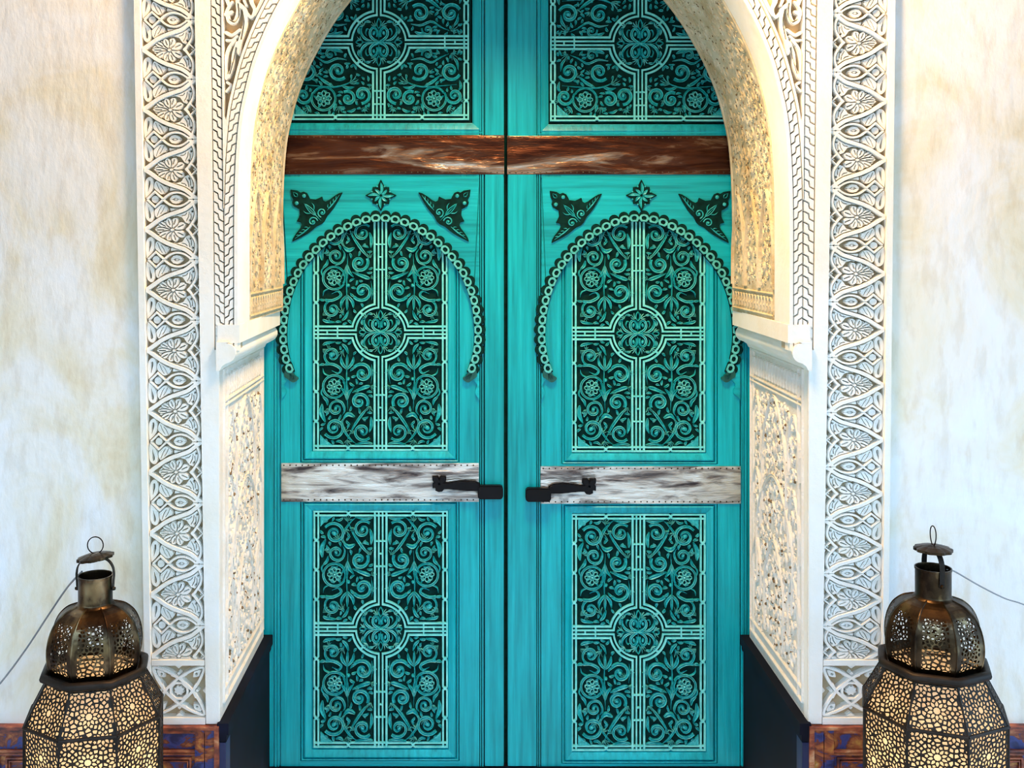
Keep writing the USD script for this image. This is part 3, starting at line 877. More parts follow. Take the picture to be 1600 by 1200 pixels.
def scroll(m, x, y, r, a0, way, w=2.6, h=0.011, turns=1.35, leaf=4):
    """A carved volute: hollowed stem curling into a bud, with a crest of leaflets."""
    m.ribbon(spiral(x, y, r, a0, turns, way, n=24), w, h, 0.45, 'end')
    m.dome(x + r * 0.05, y, r * 0.3, r * 0.22, h * 1.05, a0, n=8)
    e = a0 + way * 2 * PI * 0.55
    fan(m, x + 0.6 * r * math.cos(e), y + 0.6 * r * math.sin(e), e + PI, r * 0.66, leaf, 1.6, 1.05, h)
    fan(m, x + 0.95 * r * math.cos(a0 + way * 2.2), y + 0.95 * r * math.sin(a0 + way * 2.2), a0 + way * 3.2, r * 0.55, 3, 1.3, 1.0, h)


def leafy(m, pts, w, h):
    m.ribbon(pts, w, h, 0.5, 'leaf', n=10)


def fill_gaps(m, ub, vb, rc, h, seed, gap=3.9):
    """Leaflets wherever the ground would still lie bare."""
    from scipy.spatial import cKDTree
    r = random.Random(seed)
    pts = [tuple(p) for p in m.arrays()[0][:, :2]]
    for k in range(900):
        if k % 25 == 0:
            tree = cKDTree(pts)
            new = []
        u, v = r.uniform(13.5, ub), r.uniform(12.5, vb)
        if u * u + v * v < rc * rc or tree.query((u, v))[0] < gap or any((u - a) ** 2 + (v - b) ** 2 < 36 for a, b in new):
            continue
        d = r.uniform(0, 2 * PI)
        l = r.uniform(3.0, 4.8)
        c, s = math.cos(d), math.sin(d)
        m.ribbon([(u - l * c, v - l * s), (u + 1.0 * s, v - 1.0 * c), (u + l * c, v + l * s)], 2.0, h * 0.9, 0.45, 'leaf', n=7)
        new.append((u, v))
        pts += [(u + q * l * c, v + q * l * s) for q in (-1, -.5, 0, .5, 1)]


def quad_tall():
    """A quarter of the upright panels; u away from the upright strap, v away from the level strap."""
    m, fl = MB(), MB()
    m.edges = MB()
    h = 0.011
    m.ribbon(spiral(72, 85, 18, -2.6, 1.0, 1, 0.93, n=26), 1.8, h, 0.5, 'none')
    flower(fl, 72, 85, 11.5, h)
    scroll(m, 28, 64, 16, -0.6, -1)
    scroll(m, 33, 108, 14.5, 2.6, 1)
    scroll(m, 69, 119, 12.5, -2.2, 1, 1.8)
    scroll(m, 72, 149, 17.5, 0.6, 1, 2.2, h, 1.6)
    scroll(m, 28, 155, 15, 2.4, -1, 2.0)
    scroll(m, 75, 36, 14, 1.2, -1, 1.8)
    m.dome(75, 34, 6, 4, h, 0.2)
    m.ribbon([(86, 50), (74, 50), (62, 57), (66, 64), (76, 60)], 2.2, h, 0.4, 'end')          # S of the bird-like leaf
    m.ribbon([(90, 56), (88, 64), (80, 68), (70, 66)], 1.3, h, 0, 'both')
    m.ribbon([(52, 44), (53, 70), (52, 100), (51, 122)], 1.3, h, 0, 'both', n=14)             # upright stem
    for y, s in ((44, 1), (92, -1)):
        leafy(m, [(52, y + 14), (47 - 3 * s, y + 4), (42, y - 6)], 2.8, h)
        leafy(m, [(52, y + 14), (57 + 3 * s, y + 4), (62, y - 6)], 2.8, h)
        leafy(m, [(52, y + 12), (52, y), (52, y - 10)], 2.2, h)
    m.dome(50.5, 73, 3, 3, h * 1.1)
    m.ribbon([(18, 116), (30, 130), (42, 148), (52, 168)], 2.3, h, 0.5, 'both', n=14)          # diagonal stem
    m.ribbon([(54, 132), (60, 140), (56, 154), (46, 168), (38, 174)], 2.0, h, 0.5, 'both', n=14)
    leafy(m, [(40, 132), (50, 128), (58, 134)], 3.6, h)
    fan(m, 52, 168, 1.7, 11, 5, 1.8, 1.0, h)
    leafy(m, [(91, 112), (92, 126), (86, 140)], 4.0, h)
    leafy(m, [(90, 100), (84, 106), (82, 114)], 2.6, h)
    m.ribbon([(72, 103), (60, 110), (56, 122), (60, 130)], 1.8, h, 0.4, 'both')
    m.ribbon([(90, 85), (92, 96), (84, 104)], 1.6, h, 0, 'both')
    leafy(m, [(16, 84), (24, 86), (44, 94)], 3.2, h)
    fan(m, 15, 84, 2.6, 10, 4, 1.6, 0.9, h)
    m.ribbon([(14, 50), (13, 64), (15, 80)], 1.2, h, 0, 'both')
    fan(m, 15, 116, 1.0, 10, 4, 1.6, 0.9, h)
    leafy(m, [(15, 132), (14, 144), (17, 156)], 3.0, h)
    leafy(m, [(90, 20), (84, 17), (70, 15)], 2.6, h)
    fan(m, 90, 26, 2.4, 12, 4, 1.2, 0.9, h)
    leafy(m, [(60, 18), (54, 24), (50, 34)], 2.6, h)
    fan(m, 58, 30, 0.9, 12, 4, 1.5, 0.9, h)
    m.poly(Polygon([(94, 176), (94, 160), (88, 166), (80, 172), (74, 176)]), h * 0.8)
    leafy(m, [(12, 174), (24, 172), (40, 175)], 2.2, h)
    leafy(m, [(58, 174), (64, 170), (70, 171)], 2.0, h)
    fill_gaps(m, 92.5, 174, 50, h, 1)
    return m, fl, m.edges


def quad_wide():
    """A quarter of the wide upper panels."""
    m, fl = MB(), MB()
    m.edges = MB()
    h = 0.011
    m.ribbon(spiral(86, 88, 19, -0.5, 1.0, 1, 0.93, n=26), 1.8, h, 0.5, 'none')
    flower(fl, 86, 88, 12, h)
    scroll(m, 64, 45, 15, 2.4, -1)
    scroll(m, 112, 45, 15.5, 0.4, 1)
    scroll(m, 118, 84, 13, 2.9, -1)
    scroll(m, 26, 82, 14, 1.5, 1)
    scroll(m, 48, 88, 12, -1.0, -1)
    scroll(m, 76, 19, 9, 2.9, 1, 1.6)
    m.ribbon([(34, 56), (52, 66), (72, 70), (100, 68), (122, 66)], 1.5, h, 0, 'both', n=18)
    fan(m, 46, 64, 3.6, 17, 4, 1.3, 1.4, h)
    leafy(m, [(70, 70), (84, 62), (96, 52)], 2.8, h)
    leafy(m, [(58, 68), (48, 72), (38, 70)], 2.6, h)
    m.dome(76, 66, 3, 3, h)
    m.ribbon([(50, 28), (66, 26), (82, 32), (96, 24), (110, 18)], 1.8, h, 0.4, 'both', n=14)
    fan(m, 112, 18, 0.4, 14, 5, 1.6, 1.0, h)
    leafy(m, [(56, 16), (64, 13), (74, 14)], 2.6, h)
    leafy(m, [(116, 24), (122, 32), (124, 44)], 2.4, h)
    fan(m, 60, 100, 1.2, 12, 5, 1.8, 1.0, h)
    fan(m, 22, 102, 1.5, 10, 5, 2.2, 1.0, h)
    leafy(m, [(70, 108), (68, 100), (66, 96)], 2.4, h)
    leafy(m, [(106, 110), (110, 102), (114, 98)], 2.8, h)
    fan(m, 108, 104, 0.2, 12, 4, 1.6, 1.0, h)
    m.poly(Polygon([(130, 114), (130, 96), (122, 104), (110, 114)]), h * 0.8)
    leafy(m, [(36, 104), (42, 108), (50, 108)], 2.4, h)
    leafy(m, [(126, 60), (128, 70), (124, 76)], 2.4, h)
    fill_gaps(m, 128, 112, 54, h, 2)
    return m, fl, m.edges


QT, QW = quad_tall(), quad_wide()


def links(x0, x1, gaps):
    return [x0 + (x1 - x0) * g for g in gaps]


def strap_h(x0, x1, y, off, w, joints):
    """Two level rails off apart, pinched together at the joints."""
    g = [box(x0, y - off - w / 2, x1, y - off + w / 2), box(x0, y + off - w / 2, x1, y + off + w / 2)]
    pinch, cut = [], []
    for j in joints:
        cut.append(box(j - 2.6, y - off - w, j + 2.6, y + off + w))
        for s in (-1, 1):
            pinch.append(LineString([(j - 2.8, y + s * off), (j - 0.6, y + s * 0.9), (j + 0.6, y + s * 0.9), (j + 2.8, y + s * off)]).buffer(w / 2, cap_style=2, join_style=2))
    return unary_union([unary_union(g).difference(unary_union(cut)) if cut else unary_union(g)] + pinch)


def swap(g):
    return affinity.affine_transform(g, [0, 1, 1, 0, 0, 0])


def strapwork(hw, hh, R, inner):
    """Border, cross and ring of a carved panel centred on the origin."""
    g = []
    jx = [-hw * .52, -hw * 0.0, hw * .52]
    for s in (-1, 1):
        jv = [q * hh for q in (-.75, -.5, -.25, .25, .5, .75)]
        g.append(strap_h(-hw, hw, s * (hh - 4.6), 3.1, 3.0, [-hw * .48, hw * .48]))
        g.append(swap(strap_h(-hh, hh, s * (hw - 4.6), 3.1, 3.0, jv)))
    # cross: four rails
    L1, L2 = hw, hh
    for s in (-1, 1):
        g.append(box(-L1, s * 9 - 1.7, L1, s * 9 + 1.7))
        g.append(box(s * 9 - 1.7, -L2, s * 9 + 1.7, L2))
        g.append(box(-L1, s * 3 - 1.35, L1, s * 3 + 1.35))
        g.append(box(s * 3 - 1.35, -L2, s * 3 + 1.35, L2))
    for d in (hw - 22, hw - 38):
        for s in (-1, 1):
            g += [box(s * d - 1.2, -2.5, s * d + 1.2, 2.5)]
            g += [box(s * d - 1.2, -8, s * d + 1.2, -4), box(s * d - 1.2, 4, s * d + 1.2, 8)] if d == hw - 38 else []
    for q in (0.38, 0.52, 0.66):
        for s in (-1, 1):
            d = R + (hh - R) * q
            g.append(box(-2.5, s * d - 1.2, 2.5, s * d + 1.2))
            if q != 0.52:
                g += [box(-8, s * d - 1.2, -4, s * d + 1.2), box(4, s * d - 1.2, 8, s * d + 1.2)]
    g = unary_union(g)
    disc = Point(0, 0).buffer(R + 1.6, quad_segs=24)
    g = g.difference(disc)
    ro = Point(0, 0).buffer(R + 1.7, quad_segs=24).difference(Point(0, 0).buffer(R - 1.6, quad_segs=24))
    ri = Point(0, 0).buffer(inner + 1.5, quad_segs=24).difference(Point(0, 0).buffer(inner - 1.4, quad_segs=24))
    gap = unary_union([box(-7.3, -R - 5, 7.3, R + 5), box(-R - 5, -7.3, R + 5, 7.3)])
    ro = ro.difference(gap)
    ribs = [affinity.rotate(box(inner, s * 3 - 1.35, R + 2.4, s * 3 + 1.35), a, origin=(0, 0)) for a in (0, 90, 180, 270) for s in (-1, 1)]
    ri = ri.difference(unary_union([box(-1.7, -R, 1.7, R), box(-R, -1.7, R, 1.7)]))
    lk = [affinity.rotate(box(inner, -1.8, R, 1.8), a, origin=(0, 0)) for a in (45, 135, 225, 315)]
    return unary_union([g, ro, ri] + ribs + lk)


def medallion(r):
    m = MB()
    m.edges = MB()
    h = 0.011
    for sx in (-1, 1):
        for sy in (-1, 1):
            f = lambda p: [(sx * x * r / 38, sy * y * r / 38) for x, y in p]
            m.ribbon(f([(3, 1), (8, 4), (12.5, 9), (13, 16), (9.5, 21.5), (4.5, 20), (2, 14), (2.5, 8)]), 2.0 * r / 38, h, 0.45, 'none', n=24)
            m.dome(sx * 7.6 * r / 38, sy * 14 * r / 38, 2.6, 4.0, h, sx * sy * 0.3)
            m.ribbon(f([(10, 2), (17, 3), (23, 7), (27, 14), (26.5, 21), (22, 27)]), 2.0, h, 0.4, 'both', n=14)
            m.ribbon(f([(14, 19), (18, 20), (20, 14), (18, 9)]), 1.3, h, 0, 'both')
            fan(m, sx * 4 * r / 38, sy * 24 * r / 38, math.atan2(sy * 1.0, sx * .75), 11, 4, 1.5, 1.0, h)
            fan(m, sx * 23 * r / 38, sy * 25 * r / 38, math.atan2(sy, sx), 9, 4, 2.2, 1.2, h)
            fan(m, sx * 26 * r / 38, sy * 3 * r / 38, math.atan2(sy * .5, sx), 9, 3, 1.0, 1.0, h)
            leafy(m, f([(30, 12), (31, 18), (28, 24)]), 1.8, h)
            leafy(m, f([(12, 30), (17, 31), (22, 30)]), 1.8, h)
    for sy in (-1, 1):
        m.ribbon([(0, sy * 21 * r / 38), (3.2, sy * 28 * r / 38), (0, sy * 36 * r / 38), (-3.2, sy * 28 * r / 38)], 1.1, h * 1.1, 0, 'none', n=12, closed=True)
        m.ribbon([(0, sy * 4), (0, sy * 21 * r / 38)], 1.5, h, 0, 'both')
    for sx in (-1, 1):
        m.ribbon([(sx * 24 * r / 38, 0), (sx * 29, 3.5), (sx * 35 * r / 38, 0), (sx * 29, -3.5)], 1.1, h * 1.1, 0, 'none', n=12, closed=True)
    m.ribbon([(-26 * r / 38, 0), (-10, 0.5), (0, 0), (10, 0.5), (26 * r / 38, 0)], 2.0, h * 1.1, 0, 'both', n=12)
    m.ribbon([(-9 * r / 38, -6 * r / 38), (0, 0), (9 * r / 38, 6 * r / 38)], 2.4, h, 0, 'both')
    m.ribbon([(-9 * r / 38, 6 * r / 38), (0, 0), (9 * r / 38, -6 * r / 38)], 2.4, h, 0, 'both')
    return m


STRAP_T, STRAP_W = strapwork(105, 185, 44.5, 38.5), strapwork(141, 122, 48.5, 42)
MED_T, MED_W = medallion(35.5), medallion(39)


def carved_panel(door, cx, cy, Q, strap, med, hw, hh, what):
    """A recessed ground with strapwork, medallion, four flowers and four scroll fields as sub-parts."""
    g = MB().box(cx - hw - 3, cy - hh - 3, cx + hw + 3, cy + hh + 3, 0.0, -0.02)
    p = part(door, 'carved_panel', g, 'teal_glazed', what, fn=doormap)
    m = MB().poly(affinity.translate(strap, cx, cy), 0.0105, -0.001, bevel=0.45, top=0.2)
    part(p, 'strapwork', m, 'teal_rubbed', 'interlaced strapwork with rubbed pale edges', fn=doormap)
    part(p, 'medallion', MB().join(med, lambda v: v + (cx, cy, 0)), 'teal_carved', fn=doormap)
    part(p, 'worn_edges', MB().join(med.edges, lambda v: v + (cx, cy, 0)), 'teal_rubbed', fn=doormap)
    for sx in (-1, 1):
        for sy in (-1, 1):
            for name, src, mt in (('scrollwork', Q[0], 'teal_carved'), ('flower', Q[1], 'teal_rubbed'), ('worn_edges', Q[2], 'teal_worn')):
                mm = MB().join(src, lambda v: v * (sx, sy, 1) + (cx, cy, 0), flip=sx * sy < 0)
                part(p, name, mm, mt, fn=doormap)
    return p


def chain_path(dx):
    half = [(455, 582), (447, 560), (443, 535), (443, 508), (447, 476), (456, 446), (470, 418), (490, 393), (515, 370), (544, 352), (570, 342), (595.5, 339)]
    pts = half + [(1191 - x, y) for x, y in half[::-1][1:]]
    P = smooth_line(pts, 300) + (dx, 0)
    s = np.concatenate([[0], np.cumsum(np.linalg.norm(np.diff(P, axis=0), axis=1))])
    return P, s


def spray(m_plate, m_vein, x, y, ang):
    """A corner palmette: tip along ang, two long wings swept outwards."""
    up = [(0, 3), (3, 12), (3.5, 20), (4.5, 28), (7.5, 40), (12, 54), (14.5, 50), (16.5, 42), (18, 31), (20, 25.5), (24, 24), (29.5, 27), (31, 22), (33, 17), (40, 11), (44, 12.5), (50, 14), (55, 12), (57, 7.5), (63, 6), (71, 0)]
    sil = Polygon(up + [(p, -q) for p, q in up[::-1]]).buffer(0).buffer(1.2, quad_segs=3).buffer(-0.8)
    tr = lambda g: affinity.translate(affinity.rotate(g, ang, origin=(0, 0)), x, y)
    m_plate.poly(tr(sil), 0.032, 0.026)
    v = MB()
    hh = 0.005
    for s in (-1, 1):
        v.ribbon(spiral(12, s * 10, 7.5, -s * 2.2, 1.3, s, n=18), 1.2, hh, 0, 'end', base=.0315)
        v.dome(12, s * 10, 2.2, 2.2, hh, base=.0315)
        v.ribbon([(9, s * 18), (10, s * 32), (12.5, s * 48)], 1.3, hh, 0, 'both', base=.0315)
        for q in (22, 28, 34, 40):
            v.ribbon([(10, s * q), (13, s * (q + 1)), (15, s * (q + 4))], 0.8, hh * .8, 0, 'leaf', n=5, base=.0315)
        v.ribbon([(22, s * 2), (28, s * 8), (34, s * 9)], 1.0, hh, 0, 'both', base=.0315)
        v.dome(50, s * 8, 3.2, 3.2, hh, base=.0315)
        v.ribbon([(56, 0), (60, s * 2.5), (66, 0)], 0.7, hh, 0, 'both', base=.0315)
    v.ribbon([(16, 0), (26, 3), (40, 0), (26, -3)], 0.9, hh, 0, 'none', n=14, closed=True, base=.0315)
    v.ribbon([(4, 0), (20, 0), (42, 0)], 0.9, hh, 0, 'both', base=.0315)
    a = math.radians(ang)
    c, s_ = math.cos(a), math.sin(a)
    m_vein.join(v, lambda q: np.stack([q[:, 0] * c - q[:, 1] * s_ + x, q[:, 0] * s_ + q[:, 1] * c + y, q[:, 2]], 1))


def wavy_sheet(x0, y0, x1, y1, h, amp, seed, nx=70, ny=14):
    """A hand-beaten metal sheet with a rolled edge."""
    xs, ys = np.linspace(x0, x1, nx), np.linspace(y0, y1, ny)
    X, Y = np.meshgrid(xs, ys, indexing='ij')
    n = meshkit.fbm(np.stack([X / 26, Y / 9, np.full(X.shape, seed * 3.7)], -1), 4, seed)
    e = np.minimum(np.minimum(Y - y0, y1 - Y) / 7, np.minimum(X - x0, x1 - X) / 7).clip(0, 1)
    Z = h + amp * (n - 0.5) * e + 0.002 * e
    v = np.stack([X.ravel(), Y.ravel(), Z.ravel()], 1)
    f = [(i * ny + j, (i + 1) * ny + j, (i + 1) * ny + j + 1, i * ny + j + 1) for i in range(nx - 1) for j in range(ny - 1)]
    m = MB().add(v, f)
    m.box(x0, y0, x1, y1, h - 0.0005, 0.012)
    return m


def nails(x0, y0, x1, y1, h):
    m = MB()
    for y in (y0 + 3.2, y1 - 3.2):
        for x in np.arange(x0 + 4, x1 - 2, 9.5):
            m.dome(x, y, 1.6, 1.6, 0.003, n=6, base=h - 0.0005, rings=2)
    return m


def leaf(no, spec, lab):
    d = thing('door_' + str(no), lab, 'door leaf', kind='structure')
    X0, X1 = spec['x']
    dx, dy = spec['dx'], spec['dy']
    yt, yb = -175, 1194
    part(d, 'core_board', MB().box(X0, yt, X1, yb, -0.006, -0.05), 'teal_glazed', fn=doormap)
    hs, ins, es, gr = spec['hinge'], spec['inner'], spec['edge'], spec['groove']
    pm = spec['pm']
    mx0, mx1 = pm
    for a, b in (hs, ins):
        part(d, 'stile', MB().box(a, 205, b, yb, 0.016, -0.006), 'teal_upright', fn=doormap)
    a, b = es
    part(d, 'meeting_stile', MB().poly(box(a, yt, b, yb), 0.020, -0.006, bevel=1.0), 'teal_upright', fn=doormap)
    m = MB()
    ga, gb = gr
    w = gb - ga
    for p, q, hh in ((0.16, 0.36, .017), (0.52, 0.80, .018)):
        m.box(ga + w * p, yt, ga + w * q, yb, hh, -0.006)
    part(d, 'bead', m, 'teal_upright', fn=doormap)
    # rails behind the metal bands, and at the foot
    m1, m2, m3 = spec['rails']
    for y0, y1 in spec['rails']:
        part(d, 'rail', MB().box(mx0, y0, mx1, y1, 0.016, -0.006), 'teal_level', fn=doormap)
    ux0, uy0, ux1, uy1 = spec['up']
    part(d, 'rail', MB().box(X0, yt, max(ux1, mx1), uy0, 0.016, -0.006), 'teal_level', fn=doormap)
    # mouldings
    for (x0, y0, x1, y1), nm in ((spec['up'], 'upper'), ((mx0, 300, mx1, spec['mid_b']), 'mid'), ((mx0, spec['low_t'], mx1, spec['low_b']), 'low')):
        m = frame_ring(MB(), x0, y0, x1, y1, PROF)
        v, f = m.arrays()
        part(d, 'panel_moulding', (v, f), 'teal_upright', fn=doormap)
    carved_panel(d, spec['uc'][0], spec['uc'][1], QW, STRAP_W, MED_W, 141, 122, 'wide carved panel above the copper band')
    carved_panel(d, spec['mc'][0], spec['mc'][1], QT, STRAP_T, MED_T, 105, 185, 'tall carved panel under the chain arch')
    carved_panel(d, spec['lc'][0], spec['lc'][1], QT, STRAP_T, MED_T, 105, 185, 'tall carved panel at the foot of the door')
    # applied board with the horseshoe cut-out
    P, s = chain_path(dx)
    bx0, bx1 = spec['board']
    hole = Polygon(np.vstack([P, [(P[-1, 0], 640), (P[0, 0], 640)]])).buffer(0)
    top = box(bx0, 277, bx1, 582).difference(hole)
    for sgn, xe, px in ((1, bx0, P[0, 0]), (-1, bx1, P[-1, 0])):
        ear = Polygon([(xe, 560), (px + sgn * 2, 560), (px, 584), (px - sgn * 3, 590), *smooth_line([(px - sgn * 3, 592), (px - sgn * 9, 600), (px - sgn * 6, 612), (xe + sgn * 3, 620)], 14), (xe, 624)]).buffer(0)
        top = top.union(ear)
    top = top.buffer(0)
    cut = [LineString([(bx0, 279), (P[62, 0], P[62, 1] + 2)]).buffer(0.65), LineString([(bx1, 279), (P[237, 0], P[237, 1] + 2)]).buffer(0.65)]
    board = top.difference(unary_union(cut))
    # the part between the legs that the ears must not cover
    bd = part(d, 'arch_board', MB().poly(board, 0.026, 0.0, bevel=0.5, top=0.12), 'teal_level', 'flat board with a horseshoe arch cut-out', fn=doormap)
    nor = np.gradient(P, axis=0)
    nor /= np.linalg.norm(nor, axis=1, keepdims=True)
    nor = np.stack([nor[:, 1], -nor[:, 0]], 1)
    inside = P - nor * 7.5
    band = Polygon(np.vstack([P + nor * 4.0, inside[::-1]])).buffer(0)
    nl = 42
    sc = []
    for i in range(nl):
        q = s[-1] * (i + 0.5) / nl
        p = np.array([np.interp(q, s, P[:, 0]), np.interp(q, s, P[:, 1])])
        nn = np.array([np.interp(q, s, nor[:, 0]), np.interp(q, s, nor[:, 1])])
        sc.append(Point(*(p + nn * 2.2)).buffer(8.0, quad_segs=4))
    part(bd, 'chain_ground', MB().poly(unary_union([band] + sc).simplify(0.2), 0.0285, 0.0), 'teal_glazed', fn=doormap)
    for i in range(nl):
        q = s[-1] * (i + 0.5) / nl
        p = np.array([np.interp(q, s, P[:, 0]), np.interp(q, s, P[:, 1])])
        nn = np.array([np.interp(q, s, nor[:, 0]), np.interp(q, s, nor[:, 1])])
        ang = math.degrees(math.atan2(nn[1], nn[0]))
        lk = Polygon([(-5.6, -4.6), (-5.6, 4.6), (-1.5, 7.4), (1.5, 7.2), (4.6, 4.6), (5.6, 1.8), (5.6, -1.8), (4.6, -4.6), (1.5, -7.2), (-1.5, -7.4)]).buffer(0.2)
        lk = lk.difference(affinity.scale(lk, 0.52, 0.50))
        lk = affinity.translate(affinity.rotate(lk, ang, origin=(0, 0)), *(p - nn * 1.6))
        part(bd, 'chain_link', MB().poly(lk, 0.0335, 0.028, bevel=0.4), 'teal_worn', fn=doormap)
    for e, sgn in ((0, -1), (-1, 1)):
        tail = MB()
        x, y = P[e] + (sgn * 1, 2)
        tail.poly(Polygon(smooth_line([(x + sgn * 6, y - 6), (x + sgn * 7, y + 2), (x + sgn * 2, y + 6), (x - sgn * 6, y + 11), (x - sgn * 13, y + 6), (x - sgn * 8, y + 2), (x - sgn * 4, y - 4)], 30)).buffer(1), 0.030, 0.02)
        fan(tail, x, y - 2, math.atan2(9, -sgn * 8), 13, 4, 0.9, 1.0, 0.034)
        part(bd, 'chain_tail', tail, 'teal_dark', fn=doormap)
    for x, y, ang in spec['sprays']:
        pl, ve = MB(), MB()
        spray(pl, ve, x, y, ang)
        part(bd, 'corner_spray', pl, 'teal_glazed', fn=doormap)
        part(bd, 'spray_vein', ve, 'teal_carved', fn=doormap)
    sx, sy = spec['star']
    st = Polygon([(sx + r * math.cos(a), sy + r * math.sin(a) * 1.02) for a, r in ((i * PI / 8, (23 if i % 4 == 0 else 17 if i % 4 == 2 else 13.5)) for i in range(16))]).buffer(0.8)
    part(bd, 'star', MB().poly(st, 0.032, 0.026), 'teal_glazed', fn=doormap)
    ve = MB()
    for i in range(8):
        a = i * PI / 4
        l = 20 if i % 2 == 0 else 13
        ve.ribbon([(sx + 2 * math.cos(a), sy + 2 * math.sin(a)), (sx + .55 * l * math.cos(a + .14), sy + .55 * l * math.sin(a + .14)), (sx + l * math.cos(a), sy + l * math.sin(a))], 2.6, 0.005, 0.5, 'leaf', n=8, base=.0315)
        b = a + PI / 8
        ve.dome(sx + 15 * math.cos(b), sy + 15 * math.sin(b), 1.6, 1.6, 0.004, n=6, base=.0315, rings=2)
    part(bd, 'star_leaves', ve, 'teal_carved', fn=doormap)
    # metal bands
    x0, y0, x1, y1 = spec['copper']
    c = part(d, 'copper_band', wavy_sheet(x0, y0, x1, y1, 0.021, 0.012, no), 'copper_sheet', 'worn copper sheet band with painted highlights, nailed across the door', fn=doormap, smooth=40)
    part(c, 'nail_heads', nails(x0, y0, x1, y1, 0.021), 'nail_iron', kind='stuff', fn=doormap)
    x0, y0, x1, y1 = spec['pewter']
    c = part(d, 'silver_band', wavy_sheet(x0, y0, x1, y1, 0.021, 0.010, no + 5), 'pewter_sheet', 'scuffed silvery sheet band nailed across the door', fn=doormap, smooth=40)
    part(c, 'nail_heads', nails(x0, y0, x1, y1, 0.021), 'nail_iron', kind='stuff', fn=doormap)
    # forged handle
    hx = (lambda x: x) if no == 1 else (lambda x: 1605 - x)
    hy = 0 if no == 1 else 4
    bar = [(676, 741), (684, 740.5), (686.5, 745), (689, 740.5), (696.5, 741), (697, 747), (693.5, 750), (700, 750.5), (712, 748.5), (727, 747), (742, 748.5), (749, 752), (749, 763), (742, 763), (727, 762.5), (712, 761), (700, 760), (694, 760), (691, 763.5), (686, 764.5), (681, 762.5), (681, 758), (676.5, 758.5), (676.5, 752), (679, 750), (676.5, 747)]
    pl = Polygon([(hx(x), y + hy) for x, y in bar]).buffer(0).difference(Point(hx(686.5), 751.5 + hy).buffer(1.2))
    hb = part(d, 'handle', MB().poly(pl.buffer(0.4), 0.050, 0.026, bevel=1.2, top=0.35).box(min(hx(684), hx(690)), 752 + hy, max(hx(684), hx(690)), 760 + hy, 0.03, 0.018).box(min(hx(735), hx(741)), 750 + hy, max(hx(735), hx(741)), 760 + hy, 0.03, 0.018), 'black_iron', 'black forged iron handle', fn=doormap)
    k = box(min(hx(746), hx(785)), 754 + hy, max(hx(746), hx(785)), 775 + hy).buffer(-5).buffer(5, quad_segs=5)
    part(hb, 'grip', MB().poly(k, 0.060, 0.030, bevel=1.5, top=0.25).poly(k.buffer(-5), 0.03, 0.015), 'black_iron', fn=doormap)
    return d


leaf(1, dict(x=(438, 787), dx=0, dy=0, hinge=(440, 470), inner=(718, 749), edge=(757, 787), groove=(749, 757), pm=(470, 718), rails=((205, 300), (721, 780), (1186, 1194)),
             up=(436, -72, 757, 211), mid_b=722, low_t=779, low_b=1187, uc=(592, 66), mc=(594.5, 519), lc=(595, 982), board=(441, 749), star=(596, 306),
             sprays=((506, 348, -134.4), (685, 348, -45.6)), copper=(440, 212, 787.5, 273), pewter=(441, 722, 748, 782)),
     'left leaf of the carved teal double door')
leaf(2, dict(x=(792, 1158), dx=401, dy=0, hinge=(1120, 1154), inner=(845, 876), edge=(793, 838), groove=(838, 845), pm=(876, 1120), rails=((205, 300), (724, 784), (1190, 1194)),
             up=(838, -70, 1160, 213), mid_b=725, low_t=783, low_b=1191, uc=(1000, 68), mc=(996.5, 521), lc=(997, 987), board=(845, 1154), star=(1000, 306),
             sprays=((908, 350, -134.4), (1088, 350, -45.6)), copper=(792, 213, 1150, 273), pewter=(844, 727, 1155, 785)),
     'right leaf of the carved teal double door')
part(stage.GetPrimAtPath('/World/door_2'), 'rebate', MB().box(784, -175, 794, 1194, -0.012, -0.05), 'teal_glazed', fn=doormap)
fr = thing('trim_7', 'teal grooved door frame posts on both sides of the door leaves', 'door frame', kind='structure')
for x0, x1, sg in ((396, 439, 1), (1156, 1190, -1)):
    m = MB().box(x0, -175, x1, 1198, 0.010, -0.05)
    e = x1 if sg > 0 else x0
    for a, b, hh in ((2, 4, .016), (5.5, 8.5, .018), (10.5, 60, .014)):
        p, q = sorted((e - sg * a, e - sg * min(b, 40)))
        m.box(p, -175, q, 1198, hh, 0)
    part(fr, 'post', m, 'teal_upright', fn=doormap)
part(fr, 'threshold_shade', MB().box(396, 1194.5, 1190, 1200, 0.03, -0.05), 'dado_navy', fn=doormap)  # near-black bar, the shadow at the door foot put into its colour

# ------------------------------------------------------------------ lanterns
from scipy.spatial import Voronoi


